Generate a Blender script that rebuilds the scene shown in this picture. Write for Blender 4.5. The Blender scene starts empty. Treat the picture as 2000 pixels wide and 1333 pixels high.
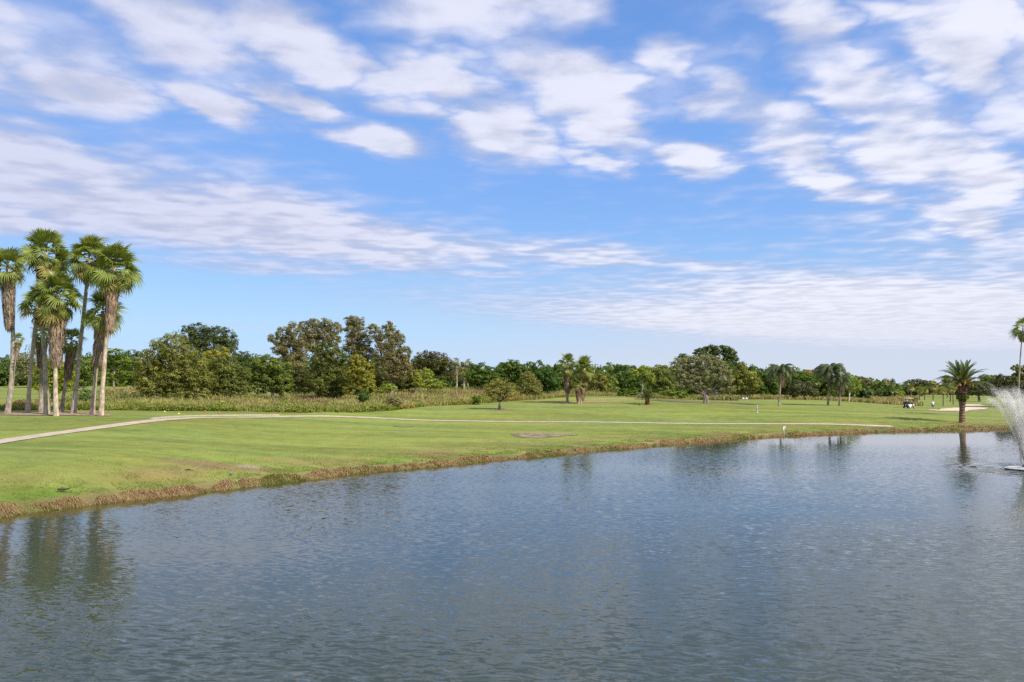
import bpy, math, random
import numpy as np
from mathutils import Vector, Matrix

# ------------------------------------------------------------------ camera, light, sky
SC = bpy.context.scene
HC = 5.0                                    # eye height over the pond
HOR, FPX, CX, CY = 752.0, 1600.0, 1000.0, 666.5
PITCH = math.atan((HOR - CY) / FPX)
cam = bpy.data.objects.new('camera', bpy.data.cameras.new('camera'))
SC.collection.objects.link(cam)
cam.location = (0, 0, HC)
cam.rotation_euler = (math.radians(90) + PITCH, 0, 0)
cam.data.sensor_width = 36.0
cam.data.lens = 36.0 * FPX / 2000.0
cam.data.clip_start = 0.2
cam.data.clip_end = 9000
SC.camera = cam

SUN_EL, SUN_AZ = 42.0, 38.0                 # azimuth: degrees behind the +X axis
se, sa = math.radians(SUN_EL), math.radians(SUN_AZ)
SUN_DIR = Vector((math.cos(se) * math.cos(sa), -math.cos(se) * math.sin(sa), math.sin(se)))
sun = bpy.data.objects.new('sun', bpy.data.lights.new('sun', 'SUN'))
SC.collection.objects.link(sun)
sun.data.energy = 4.7
sun.data.angle = math.radians(0.5)
sun.data.color = (1.0, 0.92, 0.79)
sun.rotation_euler = SUN_DIR.to_track_quat('Z', 'Y').to_euler()

SC.view_settings.view_transform = 'Standard'
SC.view_settings.look = 'None'
SC.view_settings.exposure = 0.20
SC.view_settings.gamma = 1.0
SC.view_settings.use_curve_mapping = False
SC.render.engine = 'CYCLES'
SC.cycles.use_denoising = False
SC.cycles.max_bounces = 5
SC.cycles.diffuse_bounces = 2
SC.cycles.glossy_bounces = 2
SC.cycles.transmission_bounces = 3
SC.cycles.transparent_max_bounces = 96
SC.cycles.caustics_reflective = False
SC.cycles.caustics_refractive = False
SC.cycles.sample_clamp_indirect = 6.0
SC.render.film_transparent = False

SKY_STRENGTH = 0.10


class NT:
    """tiny helper to write node trees as expressions"""
    def __init__(s, tree):
        s.t = tree

    def n(s, kind, **kw):
        nd = s.t.nodes.new(kind)
        for k, v in kw.items():
            setattr(nd, k, v)
        return nd

    def put(s, sock, v):
        if v is None:
            return
        if isinstance(v, bpy.types.NodeSocket):
            s.t.links.new(v, sock)
        else:
            sock.default_value = v

    def m(s, op, a, b=None, c=None, clamp=False):
        nd = s.n('ShaderNodeMath', operation=op, use_clamp=clamp)
        s.put(nd.inputs[0], a); s.put(nd.inputs[1], b); s.put(nd.inputs[2], c)
        return nd.outputs[0]

    def v(s, op, a, b=None, scale=None):
        nd = s.n('ShaderNodeVectorMath', operation=op)
        s.put(nd.inputs[0], a); s.put(nd.inputs[1], b)
        if scale is not None:
            s.put(nd.inputs['Scale'], scale)
        return nd.outputs['Value'] if op in ('DOT_PRODUCT', 'LENGTH', 'DISTANCE') else nd.outputs['Vector']

    def xyz(s, x, y, z):
        nd = s.n('ShaderNodeCombineXYZ')
        s.put(nd.inputs[0], x); s.put(nd.inputs[1], y); s.put(nd.inputs[2], z)
        return nd.outputs[0]

    def sep(s, v):
        nd = s.n('ShaderNodeSeparateXYZ'); s.put(nd.inputs[0], v)
        return nd.outputs

    def noise(s, vec, scale, detail=3.0, rough=0.55, dist=0.0, dims='3D', color=False):
        nd = s.n('ShaderNodeTexNoise', noise_dimensions=dims)
        s.put(nd.inputs['Vector'], vec)
        nd.inputs['Scale'].default_value = scale
        nd.inputs['Detail'].default_value = detail
        nd.inputs['Roughness'].default_value = rough
        nd.inputs['Distortion'].default_value = dist
        return nd.outputs['Color'] if color else nd.outputs['Fac']

    def ramp(s, x, a, b, lo=0.0, hi=1.0, smooth=True):
        nd = s.n('ShaderNodeMapRange', interpolation_type='SMOOTHSTEP' if smooth else 'LINEAR', clamp=True)
        s.put(nd.inputs['Value'], x)
        for k, v in (('From Min', a), ('From Max', b), ('To Min', lo), ('To Max', hi)):
            s.put(nd.inputs[k], v)
        return nd.outputs[0]

    def mix(s, f, a, b, mode='MIX'):
        nd = s.n('ShaderNodeMix', data_type='RGBA', blend_type=mode)
        s.put(nd.inputs[0], f); s.put(nd.inputs[6], a); s.put(nd.inputs[7], b)
        return nd.outputs[2]


def C4(c, k=1.0):
    return (c[0] * k, c[1] * k, c[2] * k, 1.0)


def make_world():
    w = bpy.data.worlds.new('World')
    SC.world = w
    w.use_nodes = True
    t = w.node_tree
    t.nodes.clear()
    N = NT(t)
    out = N.n('ShaderNodeOutputWorld')
    bg = N.n('ShaderNodeBackground')
    bg.inputs['Strength'].default_value = SKY_STRENGTH
    t.links.new(bg.outputs[0], out.inputs[0])
    sky = N.n('ShaderNodeTexSky', sky_type='NISHITA', sun_disc=False)
    sky.sun_elevation = se
    sky.sun_rotation = math.atan2(SUN_DIR.x, SUN_DIR.y)
    sky.altitude = 0
    sky.air_density = 1.0
    sky.dust_density = 0.6
    sky.ozone_density = 2.0
    gen = N.n('ShaderNodeTexCoord').outputs['Generated']
    x, y, z = N.sep(gen)[0:3]
    zc = N.m('MAXIMUM', z, 0.012)
    u = N.m('DIVIDE', x, zc)
    v = N.m('DIVIDE', y, zc)
    uv0 = N.xyz(u, v, 0.0)
    # ragged edges: the flat cloud layer is warped before the banks are laid on it
    wn = N.v('SUBTRACT', N.noise(uv0, 1.25, 4, 0.60, dims='2D', color=True), (0.5, 0.5, 0.5))
    wn2 = N.v('SUBTRACT', N.noise(uv0, 5.0, 3, 0.6, dims='2D', color=True), (0.5, 0.5, 0.5))
    uvw = N.v('ADD', N.v('ADD', uv0, N.v('SCALE', wn, scale=0.50)), N.v('SCALE', wn2, scale=0.10))
    uw, vw, _ = N.sep(uvw)[0:3]
    p1 = N.xyz(uw, vw, 1.0)

    def to_uv(px, py):
        cx, cy = (px - CX) / FPX, (CY - py) / FPX
        dy = math.cos(PITCH) - cy * math.sin(PITCH)
        dz = math.sin(PITCH) + cy * math.cos(PITCH)
        return np.array([cx / dz, dy / dz])

    # banks of cloud: centre, half length, half width, tilt (degrees, down to the right), weight
    banks = [
        (110, 110, 210, 60, 18, .60), (110, 185, 190, 36, 14, .55), (300, 25, 250, 50, 10, .72), (210, 95, 130, 28, 22, .40),
        (560, 60, 190, 58, 24, .98), (655, 118, 110, 36, 14, .95), (440, 218, 105, 30, 20, .95), (370, 178, 70, 20, 20, .35),
        (590, 195, 90, 26, 26, .72), (745, 288, 98, 20, 8, .98), (930, 40, 220, 52, 8, .85), (1080, 30, 120, 52, 22, .95),
        (850, 155, 110, 40, 14, .85), (975, 262, 130, 48, 28, 1.0), (1090, 170, 130, 62, 20, 1.0), (1175, 240, 120, 45, 30, .98),
        (1050, 130, 90, 45, 10, .6), (1265, 115, 62, 40, 25, .85), (1160, 320, 65, 18, 20, .8), (790, 215, 70, 22, 8, .6),
        (1390, 190, 90, 38, 12, .85), (1350, 312, 88, 30, 12, 1.0), (1450, 98, 72, 28, 8, .55), (1540, 45, 125, 55, 16, 1.0),
        (1640, 95, 60, 30, 30, .7), (1655, 180, 105, 62, 26, 1.0), (1520, 245, 130, 45, 30, .85), (1880, 110, 130, 85, 30, 1.05),
        (1745, 25, 110, 26, 10, .75), (1960, 30, 110, 35, 15, .9), (1760, 290, 150, 80, 36, 1.05), (1560, 300, 140, 38, 22, .9), (1650, 365, 150, 28, 18, .95),
        (1900, 340, 130, 75, 32, 1.05), (1905, 440, 110, 42, 20, 1.0), (2000, 230, 90, 60, 30, .7),
        (420, 130, 560, 120, 14, .34), (1250, 170, 560, 150, 16, .34), (1780, 330, 330, 150, 25, .45),
        (430, 205, 120, 36, 20, 1.1), (150, 165, 190, 40, 14, .8), (320, 70, 190, 44, 14, .8), (620, 200, 90, 28, 24, .9), (760, 285, 120, 26, 8, 1.1),
        # the long bank
        (-30, 420, 260, 34, 6, .95), (20, 300, 260, 60, 16, .92), (170, 395, 300, 62, 10, 1.10), (330, 420, 280, 58, 14, 1.08), (550, 450, 270, 50, 12, 1.08),
        (740, 485, 200, 38, 9, 1.0), (200, 330, 120, 34, 14, .6), (880, 490, 200, 28, 5, .8), (1120, 500, 190, 22, 4, .85), (1380, 522, 150, 15, 4, .75),
        (60, 245, 160, 24, 10, .55), (560, 520, 260, 18, 2, .7), (930, 535, 200, 9, 2, .6), (1240, 540, 170, 8, 2, .45),
        # the pale sheet low on the right
        (1790, 595, 430, 36, 2, 1.0), (1650, 640, 520, 32, 2, .95), (1960, 660, 700, 34, 0, .75), (1250, 690, 560, 17, 0, .42), (1500, 600, 220, 10, 3, .55),
        (1600, 470, 260, 20, -5, .30), (420, 635, 190, 6, 2, .36), (620, 612, 150, 4, 1, .25), (780, 700, 500, 10, 0, .35),
        (2300, 250, 300, 140, 25, .95), (2300, 600, 400, 80, 0, .8), (-250, 300, 300, 120, 12, .9), (-200, 60, 250, 90, 20, .8),
        (-300, 640, 300, 40, 0, .5),
    ]
    acc = None
    for (px, py, L, W, tilt, wt) in banks:
        c = to_uv(px, py)
        if px < 900 and py < 300: wt = min(1.1, wt * 1.22 + .06)
        if py > 585 and px > 1500: wt *= 1.25
        a = math.radians(tilt)
        e1 = np.array([math.cos(a), math.sin(a)]); e2 = np.array([-math.sin(a), math.cos(a)])
        q = 1.0
        j1 = (to_uv(px + q * e1[0], py + q * e1[1]) - to_uv(px - q * e1[0], py - q * e1[1])) / (2 * q) * L * 1.42
        wk = 2.0 if (py > 290 and py < 500 and px < 900) else 1.72
        j2 = (to_uv(px + q * e2[0], py + q * e2[1]) - to_uv(px - q * e2[0], py - q * e2[1])) / (2 * q) * W * wk
        M = np.linalg.inv(np.array([[j1[0], j2[0]], [j1[1], j2[1]]]))
        o = -M @ c
        da = N.v('DOT_PRODUCT', p1, (M[0, 0], M[0, 1], o[0]))
        db = N.v('DOT_PRODUCT', p1, (M[1, 0], M[1, 1], o[1]))
        r = N.v('LENGTH', N.xyz(da, db, 0.0))
        f = N.ramp(r, 1.25, 0.15, 0.0, wt)
        acc = f if acc is None else N.m('MAXIMUM', acc, f)
    # overhead and behind: the same broken layer goes on
    row = N.v('DOT_PRODUCT', uv0, (.74, .67, 0)), N.v('DOT_PRODUCT', uv0, (-.67, .74, 0))
    rowv = N.xyz(N.m('MULTIPLY', row[0], 0.72), N.m('MULTIPLY', row[1], 1.25), 0.0)
    gen_cov = N.ramp(N.noise(rowv, 0.9, 3, 0.6, dims='2D'), 0.34, 0.60, 0.0, 0.95)
    out_of = N.ramp(v, 2.0, 1.55, 0.0, 1.0)
    acc = N.m('MAXIMUM', acc, N.m('MULTIPLY', gen_cov, out_of))
    # texture of the layer
    fine = N.noise(uv0, 4.2, 5, 0.60, 0.15, dims='2D')
    big = N.noise(rowv, 1.5, 3, 0.55, 0.2, dims='2D')
    puff = N.noise(uv0, 2.1, 2, 0.5, 0.1, dims='2D')
    tex = N.m('ADD', N.m('ADD', N.m('MULTIPLY', N.m('SUBTRACT', fine, 0.5), 0.55), N.m('MULTIPLY', N.m('SUBTRACT', puff, 0.5), 0.9)), N.m('MULTIPLY', N.m('SUBTRACT', big, 0.5), 0.45))
    low = N.ramp(z, 0.03, 0.24)
    tex = N.m('MULTIPLY', tex, N.m('ADD', 0.22, N.m('MULTIPLY', low, 0.78)))
    dens = N.ramp(N.m('ADD', acc, tex), 0.02, 1.0)
    thick = N.ramp(N.m('ADD', acc, N.m('MULTIPLY', tex, 1.3)), 0.35, 1.15)
    k = 1.0 / SKY_STRENGTH
    sunny = N.ramp(N.m('ADD', u, N.m('MULTIPLY', fine, 1.2)), -2.2, 2.6)
    ccol = N.mix(sunny, C4((0.58, 0.60, 0.75), k), C4((0.76, 0.765, 0.86), k))
    ccol = N.mix(thick, C4((0.46, 0.52, 0.74), k), ccol)
    ccol = N.v('SCALE', ccol, scale=N.ramp(N.m('ADD', fine, puff), 0.75, 1.2, 0.90, 1.05))
    horizon = N.ramp(z, 0.14, 0.0)
    rightward = N.ramp(u, -6.0, 8.0)
    # the blue of a clean subtropical sky
    clean = N.mix(N.ramp(z, 0.02, 0.26), C4((0.36, 0.63, 0.95), k), C4((0.20, 0.42, 0.92), k))
    clean = N.mix(N.ramp(z, 0.24, 0.60), clean, C4((0.085, 0.23, 0.66), k))
    skyc = N.mix(0.72, sky.outputs[0], clean)
    hz = N.mix(rightward, C4((0.47, 0.66, 0.90), k), C4((0.60, 0.64, 0.74), k))
    veil = N.m('MULTIPLY', N.m('MULTIPLY', N.m('POWER', horizon, 0.6), N.ramp(N.m('DIVIDE', x, N.m('MAXIMUM', y, 0.2)), -0.45, 0.35)), 0.85)
    skyc = N.mix(N.m('MAXIMUM', N.m('MULTIPLY', N.m('POWER', horizon, 1.2), 0.85), veil), skyc, hz)
    ccol = N.mix(N.m('MULTIPLY', horizon, 0.75), ccol, C4((0.62, 0.655, 0.76), k))
    col = N.mix(N.m('MULTIPLY', dens, 0.93), skyc, ccol)
    t.links.new(col, bg.inputs['Color'])


make_world()

# ------------------------------------------------------------------ numbers -> places
rng = np.random.default_rng(7)
random.seed(7)


def W(px, py, D):
    """the point that the photograph shows at (px, py), D metres ahead"""
    cx, cy = (px - CX) / FPX, (CY - py) / FPX
    dy = math.cos(PITCH) - cy * math.sin(PITCH)
    dz = math.sin(PITCH) + cy * math.cos(PITCH)
    s = D / dy
    return Vector((cx * s, D, HC + dz * s))


def onwater(px, py):
    cy = (CY - py) / FPX
    dy = math.cos(PITCH) - cy * math.sin(PITCH)
    dz = math.sin(PITCH) + cy * math.cos(PITCH)
    return W(px, py, -HC / dz * dy)


SHORE_PX = [(0, 1013), (60, 1003), (135, 994), (240, 981), (315, 975), (420, 961), (510, 950), (600, 939), (660, 930), (735, 923),
            (825, 915), (885, 910), (945, 902), (1050, 894), (1140, 885), (1200, 880), (1320, 869), (1440, 859), (1528, 853), (1620, 849),
            (1760, 843), (1880, 840), (1960, 839)]
SHORE = [onwater(*p) for p in SHORE_PX]
SHORE_XY = np.array([(-70, -8), (-50, 4), (-36, 14), (-27, 22)] + [(p.x, p.y) for p in SHORE] +
                    [(70, 93), (88, 90), (104, 78), (112, 55), (112, 20), (100, -8)])
# the pond's own bank is a little uneven
def densify(P, step, amp, seed):
    r = np.random.default_rng(seed)
    out = []
    for a, b in zip(P[:-1], P[1:]):
        n = max(1, int(np.linalg.norm(b - a) / step))
        for i in range(n):
            out.append(a + (b - a) * i / n)
    out.append(P[-1])
    out = np.array(out)
    k = np.convolve(r.normal(0, 1, len(out) + 4), np.ones(3) / 3, 'same')[2:-2]
    out[:, 1] += k * amp
    return out


SHORE_D = densify(SHORE_XY, 0.9, 0.16, 3)
POND = SHORE_D


def seg_dist(P, L):
    """distance from points P (n,2) to an open polyline L"""
    best = np.full(len(P), 1e9)
    for a, b in zip(L[:-1], L[1:]):
        ab = b - a
        t = np.clip(((P - a) @ ab) / max(ab @ ab, 1e-9), 0, 1)
        d = np.hypot(P[:, 0] - a[0] - t * ab[0], P[:, 1] - a[1] - t * ab[1])
        best = np.minimum(best, d)
    return best


def in_poly(P, L):
    x, y = P[:, 0], P[:, 1]
    ins = np.zeros(len(P), bool)
    n = len(L)
    j = n - 1
    for i in range(n):
        xi, yi, xj, yj = L[i][0], L[i][1], L[j][0], L[j][1]
        if yi != yj:
            c = ((yi > y) != (yj > y)) & (x < (xj - xi) * (y - yi) / (yj - yi) + xi)
            ins ^= c
        j = i
    return ins


def shore_sd(P):
    """metres inland from the water's edge (negative over the pond)"""
    d = seg_dist(P, SHORE_D)
    return np.where(in_poly(P, POND), -d, d)


CTRL = []
for px, py, D in [(0, 862, 50), (150, 842, 58), (300, 821, 68), (430, 816, 79), (545, 815, 87), (700, 818, 90), (840, 821, 91),
                  (1020, 824, 91), (1200, 826, 91), (1400, 827.5, 91), (1600, 828.5, 91), (1740, 829.5, 92),
                  (0, 811, 74), (100, 811, 75), (205, 812, 75), (0, 803, 85), (150, 803, 86), (300, 803, 88), (450, 803, 90), (600, 803, 93),
                  (700, 805, 96), (770, 802, 100), (840, 793, 112), (930, 790, 114), (976, 800, 104), (1000, 786, 122), (1110, 788, 118),
                  (1140, 787, 118), (1170, 776, 130), (1215, 775, 131), (1265, 791, 114), (1300, 783, 130), (1375, 788, 122), (1450, 783, 150),
                  (1500, 782, 160), (1522, 794, 125), (1580, 781.5, 155), (1617, 792, 128), (1660, 785, 160), (1760, 785, 190), (1775, 799, 148),
                  (1822, 801.5, 147), (1855, 803, 145), (1900, 797, 165), (1878, 826, 95.5), (1990, 816, 106), (1950, 786, 205), (1860, 773, 290),
                  (1990, 774, 300), (2150, 790, 160), (2150, 820, 100), (40, 784, 110), (40, 767, 150), (40, 753, 215), (150, 784, 112),
                  (140, 768, 150), (250, 768, 140), (350, 786, 106), (480, 786, 110), (600, 788, 112), (700, 786, 116), (820, 772, 138),
                  (900, 765, 150), (1000, 768, 150), (1100, 772, 150), (-200, 850, 55), (-250, 812, 76), (-300, 790, 110)]:
    w = W(px, py, D)
    CTRL.append((w.x, w.y, w.z))
for p, q in [((0, 985), 0), ((300, 951), 0), ((600, 918), 0), ((825, 900), 0), ((1050, 877), 0), ((1200, 867), 0), ((1440, 849), 0), ((1620, 840), 0), ((1760, 834), 0), ((1960, 829), 0)]:
    a = min(SHORE, key=lambda s: abs((s.x / s.y) - (p[0] - 1000) / 1600))
    CTRL.append((a.x, a.y + 1.3, 0.31))
for px, py, D in [(100, 905, 40), (300, 880, 47), (600, 860, 62), (900, 850, 70), (1200, 845, 80)]:
    w = W(px, py, D)
    CTRL.append((w.x, w.y, max(0.6, w.z)))
for x, y, z in [(-150, 200, 4.0), (-60, 260, 3.5), (20, 240, 2.6), (100, 230, 1.8), (200, 250, 1.3), (-250, 300, 4), (0, 350, 2.5), (250, 350, 1.5), (-350, 600, 3), (0, 600, 2.5),
                (350, 600, 2), (-900, 1000, 3), (0, 1200, 3), (900, 1000, 3), (-900, 0, 2), (900, 0, 1.5), (-100, 0, 1.2), (-40, -20, 1.0), (0, -60, 1.0), (60, -60, 1.0),
                (150, 0, 1.0), (140, 60, .8), (120, 100, .8), (0, -600, 2), (-3000, 3000, 3), (3000, 3000, 3), (-3000, -2500, 3), (3000, -2500, 3), (0, 4000, 3)]:
    CTRL.append((x, y, z))
CTRL = np.array(CTRL)


def _tps(r2):
    return 0.5 * r2 * np.log(np.maximum(r2, 1e-6))


_S = 100.0
_X = CTRL[:, :2] / _S
_n = len(_X)
_K = _tps(((_X[:, None] - _X[None]) ** 2).sum(-1)) + np.eye(_n) * 0.0006
_P = np.hstack([np.ones((_n, 1)), _X])
_A = np.block([[_K, _P], [_P.T, np.zeros((3, 3))]])
_wt = np.linalg.solve(_A, np.concatenate([CTRL[:, 2], np.zeros(3)]))


def vnoise(P, scale, seed):
    """smooth value noise on numpy points"""
    q = P * scale
    i = np.floor(q).astype(np.int64)
    f = q - i
    f = f * f * (3 - 2 * f)

    def h(a, b):
        n = (a * 374761393 + b * 668265263 + seed * 144665) & 0x7fffffff
        n = (n ^ (n >> 13)) * 1274126177 & 0x7fffffff
        return ((n ^ (n >> 16)) & 0xffff) / 65535.0
    x, y = i[:, 0], i[:, 1]
    return ((h(x, y) * (1 - f[:, 0]) + h(x + 1, y) * f[:, 0]) * (1 - f[:, 1]) +
            (h(x, y + 1) * (1 - f[:, 0]) + h(x + 1, y + 1) * f[:, 0]) * f[:, 1])


def land(P):
    P = np.asarray(P, float).reshape(-1, 2)
    out = np.empty(len(P))
    for s in range(0, len(P), 20000):
        q = P[s:s + 20000] / _S
        r2 = ((q[:, None] - _X[None]) ** 2).sum(-1)
        out[s:s + 20000] = _tps(r2) @ _wt[:_n] + _wt[_n] + q @ _wt[_n + 1:]
    return np.clip(out, 0.27, 7.0)


def terrain(P, sd=None):
    P = np.asarray(P, float).reshape(-1, 2)
    zl = land(P)
    if sd is None:
        near = (P[:, 0] > -80) & (P[:, 0] < 125) & (P[:, 1] > -20) & (P[:, 1] < 100)
        sd = np.full(len(P), 9.0)
        if near.any():
            sd[near] = shore_sd(P[near])
    bump = vnoise(P, 1.7, 5) * 0.5 + vnoise(P, 3.9, 6) * 0.3
    wid = 0.55 + 0.7 * bump
    t = np.clip(sd / wid, 0, 1)
    t = t * t * (3 - 2 * t)
    bank = -0.06 + t * (zl + 0.06)
    under = np.maximum(-1.3, sd * 0.45) - 0.06
    z = np.where(sd > 0, bank, under)
    z = z + np.where(sd > 0, (vnoise(P, 1.3, 8) - .5) * 0.10 * np.exp(-np.maximum(sd, 0) / 1.5), 0)
    z = z + np.where(sd > 3, (vnoise(P, 0.11, 11) - .5) * 0.10, 0)
    return z


def tz(x, y):
    return float(terrain([(x, y)])[0])


def hit(px, py, D0=24.0, D1=420.0):
    """first point of the land seen at (px, py)"""
    D = np.geomspace(D0, D1, 900)
    a = W(px, py, 1.0)
    X = a.x * D
    Z = HC + (a.z - HC) * D
    T = terrain(np.stack([X, D], 1))
    k = np.where(Z <= T)[0]
    i = k[0] if len(k) else len(D) - 1
    return Vector((X[i], D[i], T[i]))


def at(px, D, dz=0.0):
    """a point of the land straight below column px, D metres ahead"""
    x = (px - CX) / FPX * D * 1.0 / (math.cos(PITCH))
    x = W(px, HOR, D).x
    return Vector((x, D, tz(x, D) + dz))


# ------------------------------------------------------------------ objects
COL = SC.collection


def tag(o, label=None, cat=None, group=None, kind=None):
    if label: o['label'] = label
    if cat: o['category'] = cat
    if group: o['group'] = group
    if kind: o['kind'] = kind
    return o


def empty(name, loc, label, cat, group=None, rz=0.0):
    o = bpy.data.objects.new(name, None)
    COL.objects.link(o)
    o.location = loc
    o.rotation_euler = (0, 0, rz)
    o.empty_display_size = 0.3
    return tag(o, label, cat, group)


def mesh_np(name, V, F, col=None, mat=None, smooth=False):
    """V (n,3), F (m,k) with k the same for every face, col per vertex (n,3)"""
    V = np.asarray(V, np.float32)
    F = np.asarray(F, np.int32)
    me = bpy.data.meshes.new(name)
    k = F.shape[1]
    me.vertices.add(len(V)); me.vertices.foreach_set('co', V.ravel())
    me.loops.add(F.size); me.loops.foreach_set('vertex_index', F.ravel())
    me.polygons.add(len(F))
    me.polygons.foreach_set('loop_start', np.arange(0, F.size, k, dtype=np.int32))
    me.polygons.foreach_set('loop_total', np.full(len(F), k, np.int32))
    if smooth:
        me.polygons.foreach_set('use_smooth', np.ones(len(F), bool))
    if col is not None:
        a = me.color_attributes.new('tint', 'FLOAT_COLOR', 'POINT')
        c = np.ones((len(V), 4), np.float32); c[:, :3] = col
        a.data.foreach_set('color', c.ravel())
    me.update(calc_edges=True)
    if mat: me.materials.append(mat)
    return me


class MB:
    """collects faces of any kind, with a colour per vertex"""
    def __init__(s):
        s.v, s.f, s.c = [], [], []

    def add(s, V, F, c=(1, 1, 1)):
        b = len(s.v)
        s.v.extend([tuple(p) for p in V])
        s.c.extend([c] * len(V) if not isinstance(c, list) else c)
        s.f.extend([tuple(i + b for i in f) for f in F])

    def tube(s, pts, rad, n=8, c=(1, 1, 1), cap=True, wob=0.0):
        pts = [Vector(p) for p in pts]
        V, F = [], []
        prev = None
        for i, p in enumerate(pts):
            d = (pts[min(i + 1, len(pts) - 1)] - pts[max(i - 1, 0)]).normalized()
            a = d.orthogonal().normalized() if prev is None else (prev - d * prev.dot(d)).normalized()
            prev = a
            b = d.cross(a)
            for k in range(n):
                t = 2 * math.pi * k / n
                r = rad[i] * (1 + wob * math.sin(3 * t + i * 1.7) * 0.5 + wob * math.sin(5 * t + i) * .3)
                V.append(p + a * math.cos(t) * r + b * math.sin(t) * r)
        for i in range(len(pts) - 1):
            for k in range(n):
                F.append((i * n + k, i * n + (k + 1) % n, (i + 1) * n + (k + 1) % n, (i + 1) * n + k))
        if cap:
            F.append(tuple(range(n - 1, -1, -1)))
            F.append(tuple((len(pts) - 1) * n + k for k in range(n)))
        s.add(V, F, c)

    def box(s, lo, hi, c=(1, 1, 1), M=None, bev=0.0):
        x0, y0, z0 = lo; x1, y1, z1 = hi
        if bev <= 0:
            V = [Vector(p) for p in [(x0, y0, z0), (x1, y0, z0), (x1, y1, z0), (x0, y1, z0), (x0, y0, z1), (x1, y0, z1), (x1, y1, z1), (x0, y1, z1)]]
            F = [(0, 3, 2, 1), (4, 5, 6, 7), (0, 1, 5, 4), (1, 2, 6, 5), (2, 3, 7, 6), (3, 0, 4, 7)]
        else:
            b = bev
            V, F = [], []
            for z, q in ((z0, b), (z0 + b, 0), (z1 - b, 0), (z1, b)):
                for (x, y) in ((x0 + b + q, y0 + q), (x1 - b - q, y0 + q), (x1 - q, y0 + b + q), (x1 - q, y1 - b - q), (x1 - b - q, y1 - q), (x0 + b + q, y1 - q), (x0 + q, y1 - b - q), (x0 + q, y0 + b + q)):
                    V.append(Vector((x, y, z)))
            for i in range(3):
                for k in range(8):
                    F.append((i * 8 + k, i * 8 + (k + 1) % 8, i * 8 + 8 + (k + 1) % 8, i * 8 + 8 + k))
            F.append(tuple(range(7, -1, -1))); F.append(tuple(24 + k for k in range(8)))
        if M: V = [M @ p for p in V]
        s.add(V, F, c)

    def ball(s, c, r, col=(1, 1, 1), nu=10, nv=7, M=None):
        V, F = [], []
        for j in range(nv + 1):
            ph = math.pi * j / nv
            for i in range(nu):
                th = 2 * math.pi * i / nu
                p = Vector((c[0] + r[0] * math.sin(ph) * math.cos(th), c[1] + r[1] * math.sin(ph) * math.sin(th), c[2] + r[2] * math.cos(ph)))
                V.append(M @ p if M else p)
        for j in range(nv):
            for i in range(nu):
                F.append((j * nu + i, (j + 1) * nu + i, (j + 1) * nu + (i + 1) % nu, j * nu + (i + 1) % nu))
        s.add(V, F, col)

    def mesh(s, name, mat, smooth=True):
        me = bpy.data.meshes.new(name)
        me.from_pydata([tuple(v) for v in s.v], [], s.f)
        a = me.color_attributes.new('tint', 'FLOAT_COLOR', 'POINT')
        c = np.ones((len(s.v), 4), np.float32); c[:, :3] = np.array([tuple(k)[:3] for k in s.c]).reshape(-1, 3)
        a.data.foreach_set('color', c.ravel())
        if smooth:
            me.polygons.foreach_set('use_smooth', np.ones(len(me.polygons), bool))
        me.update()
        me.materials.append(mat)
        return me


def link(name, me, parent=None, loc=None, kind=None, label=None, cat=None, group=None):
    o = bpy.data.objects.new(name, me)
    COL.objects.link(o)
    if parent is not None: o.parent = parent
    if loc is not None: o.location = loc
    return tag(o, label, cat, group, kind)


# ------------------------------------------------------------------ materials
def new_mat(name):
    m = bpy.data.materials.new(name)
    m.use_nodes = True
    m.node_tree.nodes.clear()
    N = NT(m.node_tree)
    out = N.n('ShaderNodeOutputMaterial')
    return m, N, out


def mat_plain(name, color, rough=0.7, noise=0.15, nscale=6.0, spec=0.3, bump=0.0, metallic=0.0):
    m, N, out = new_mat(name)
    b = N.n('ShaderNodeBsdfPrincipled')
    tc = N.n('ShaderNodeTexCoord').outputs['Object']
    nz = N.noise(tc, nscale, 4, 0.6)
    tint = N.n('ShaderNodeAttribute', attribute_name='tint').outputs['Color']
    col = N.mix(1.0, tint, C4(color), 'MULTIPLY')
    k = N.ramp(nz, 0.3, 0.7, 1 - noise, 1 + noise)
    col = N.v('SCALE', col, scale=k)
    N.put(b.inputs['Base Color'], col)
    b.inputs['Roughness'].default_value = rough
    b.inputs['Specular IOR Level'].default_value = spec
    b.inputs['Metallic'].default_value = metallic
    if bump:
        bp = N.n('ShaderNodeBump'); bp.inputs['Distance'].default_value = bump
        N.put(bp.inputs['Height'], nz)
        N.put(b.inputs['Normal'], bp.outputs[0])
    N.put(out.inputs[0], b.outputs[0])
    return m


def mat_leaf(name, trans=0.42, gloss=0.05, warm=(1.15, 1.1, 0.5)):
    """tint attribute = the leaf's own colour"""
    m, N, out = new_mat(name)
    tint = N.n('ShaderNodeAttribute', attribute_name='tint').outputs['Color']
    d = N.n('ShaderNodeBsdfDiffuse'); N.put(d.inputs[0], tint)
    tr = N.n('ShaderNodeBsdfTranslucent')
    N.put(tr.inputs[0], N.mix(1.0, tint, C4(warm), 'MULTIPLY'))
    mx = N.n('ShaderNodeMixShader'); mx.inputs[0].default_value = trans
    N.put(mx.inputs[1], d.outputs[0]); N.put(mx.inputs[2], tr.outputs[0])
    g = N.n('ShaderNodeBsdfGlossy'); g.inputs['Roughness'].default_value = 0.42
    g.inputs[0].default_value = (.9, .95, 1, 1)
    mx2 = N.n('ShaderNodeMixShader'); mx2.inputs[0].default_value = gloss * 0.25
    N.put(mx2.inputs[1], mx.outputs[0]); N.put(mx2.inputs[2], g.outputs[0])
    N.put(out.inputs[0], mx2.outputs[0])
    return m


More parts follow.
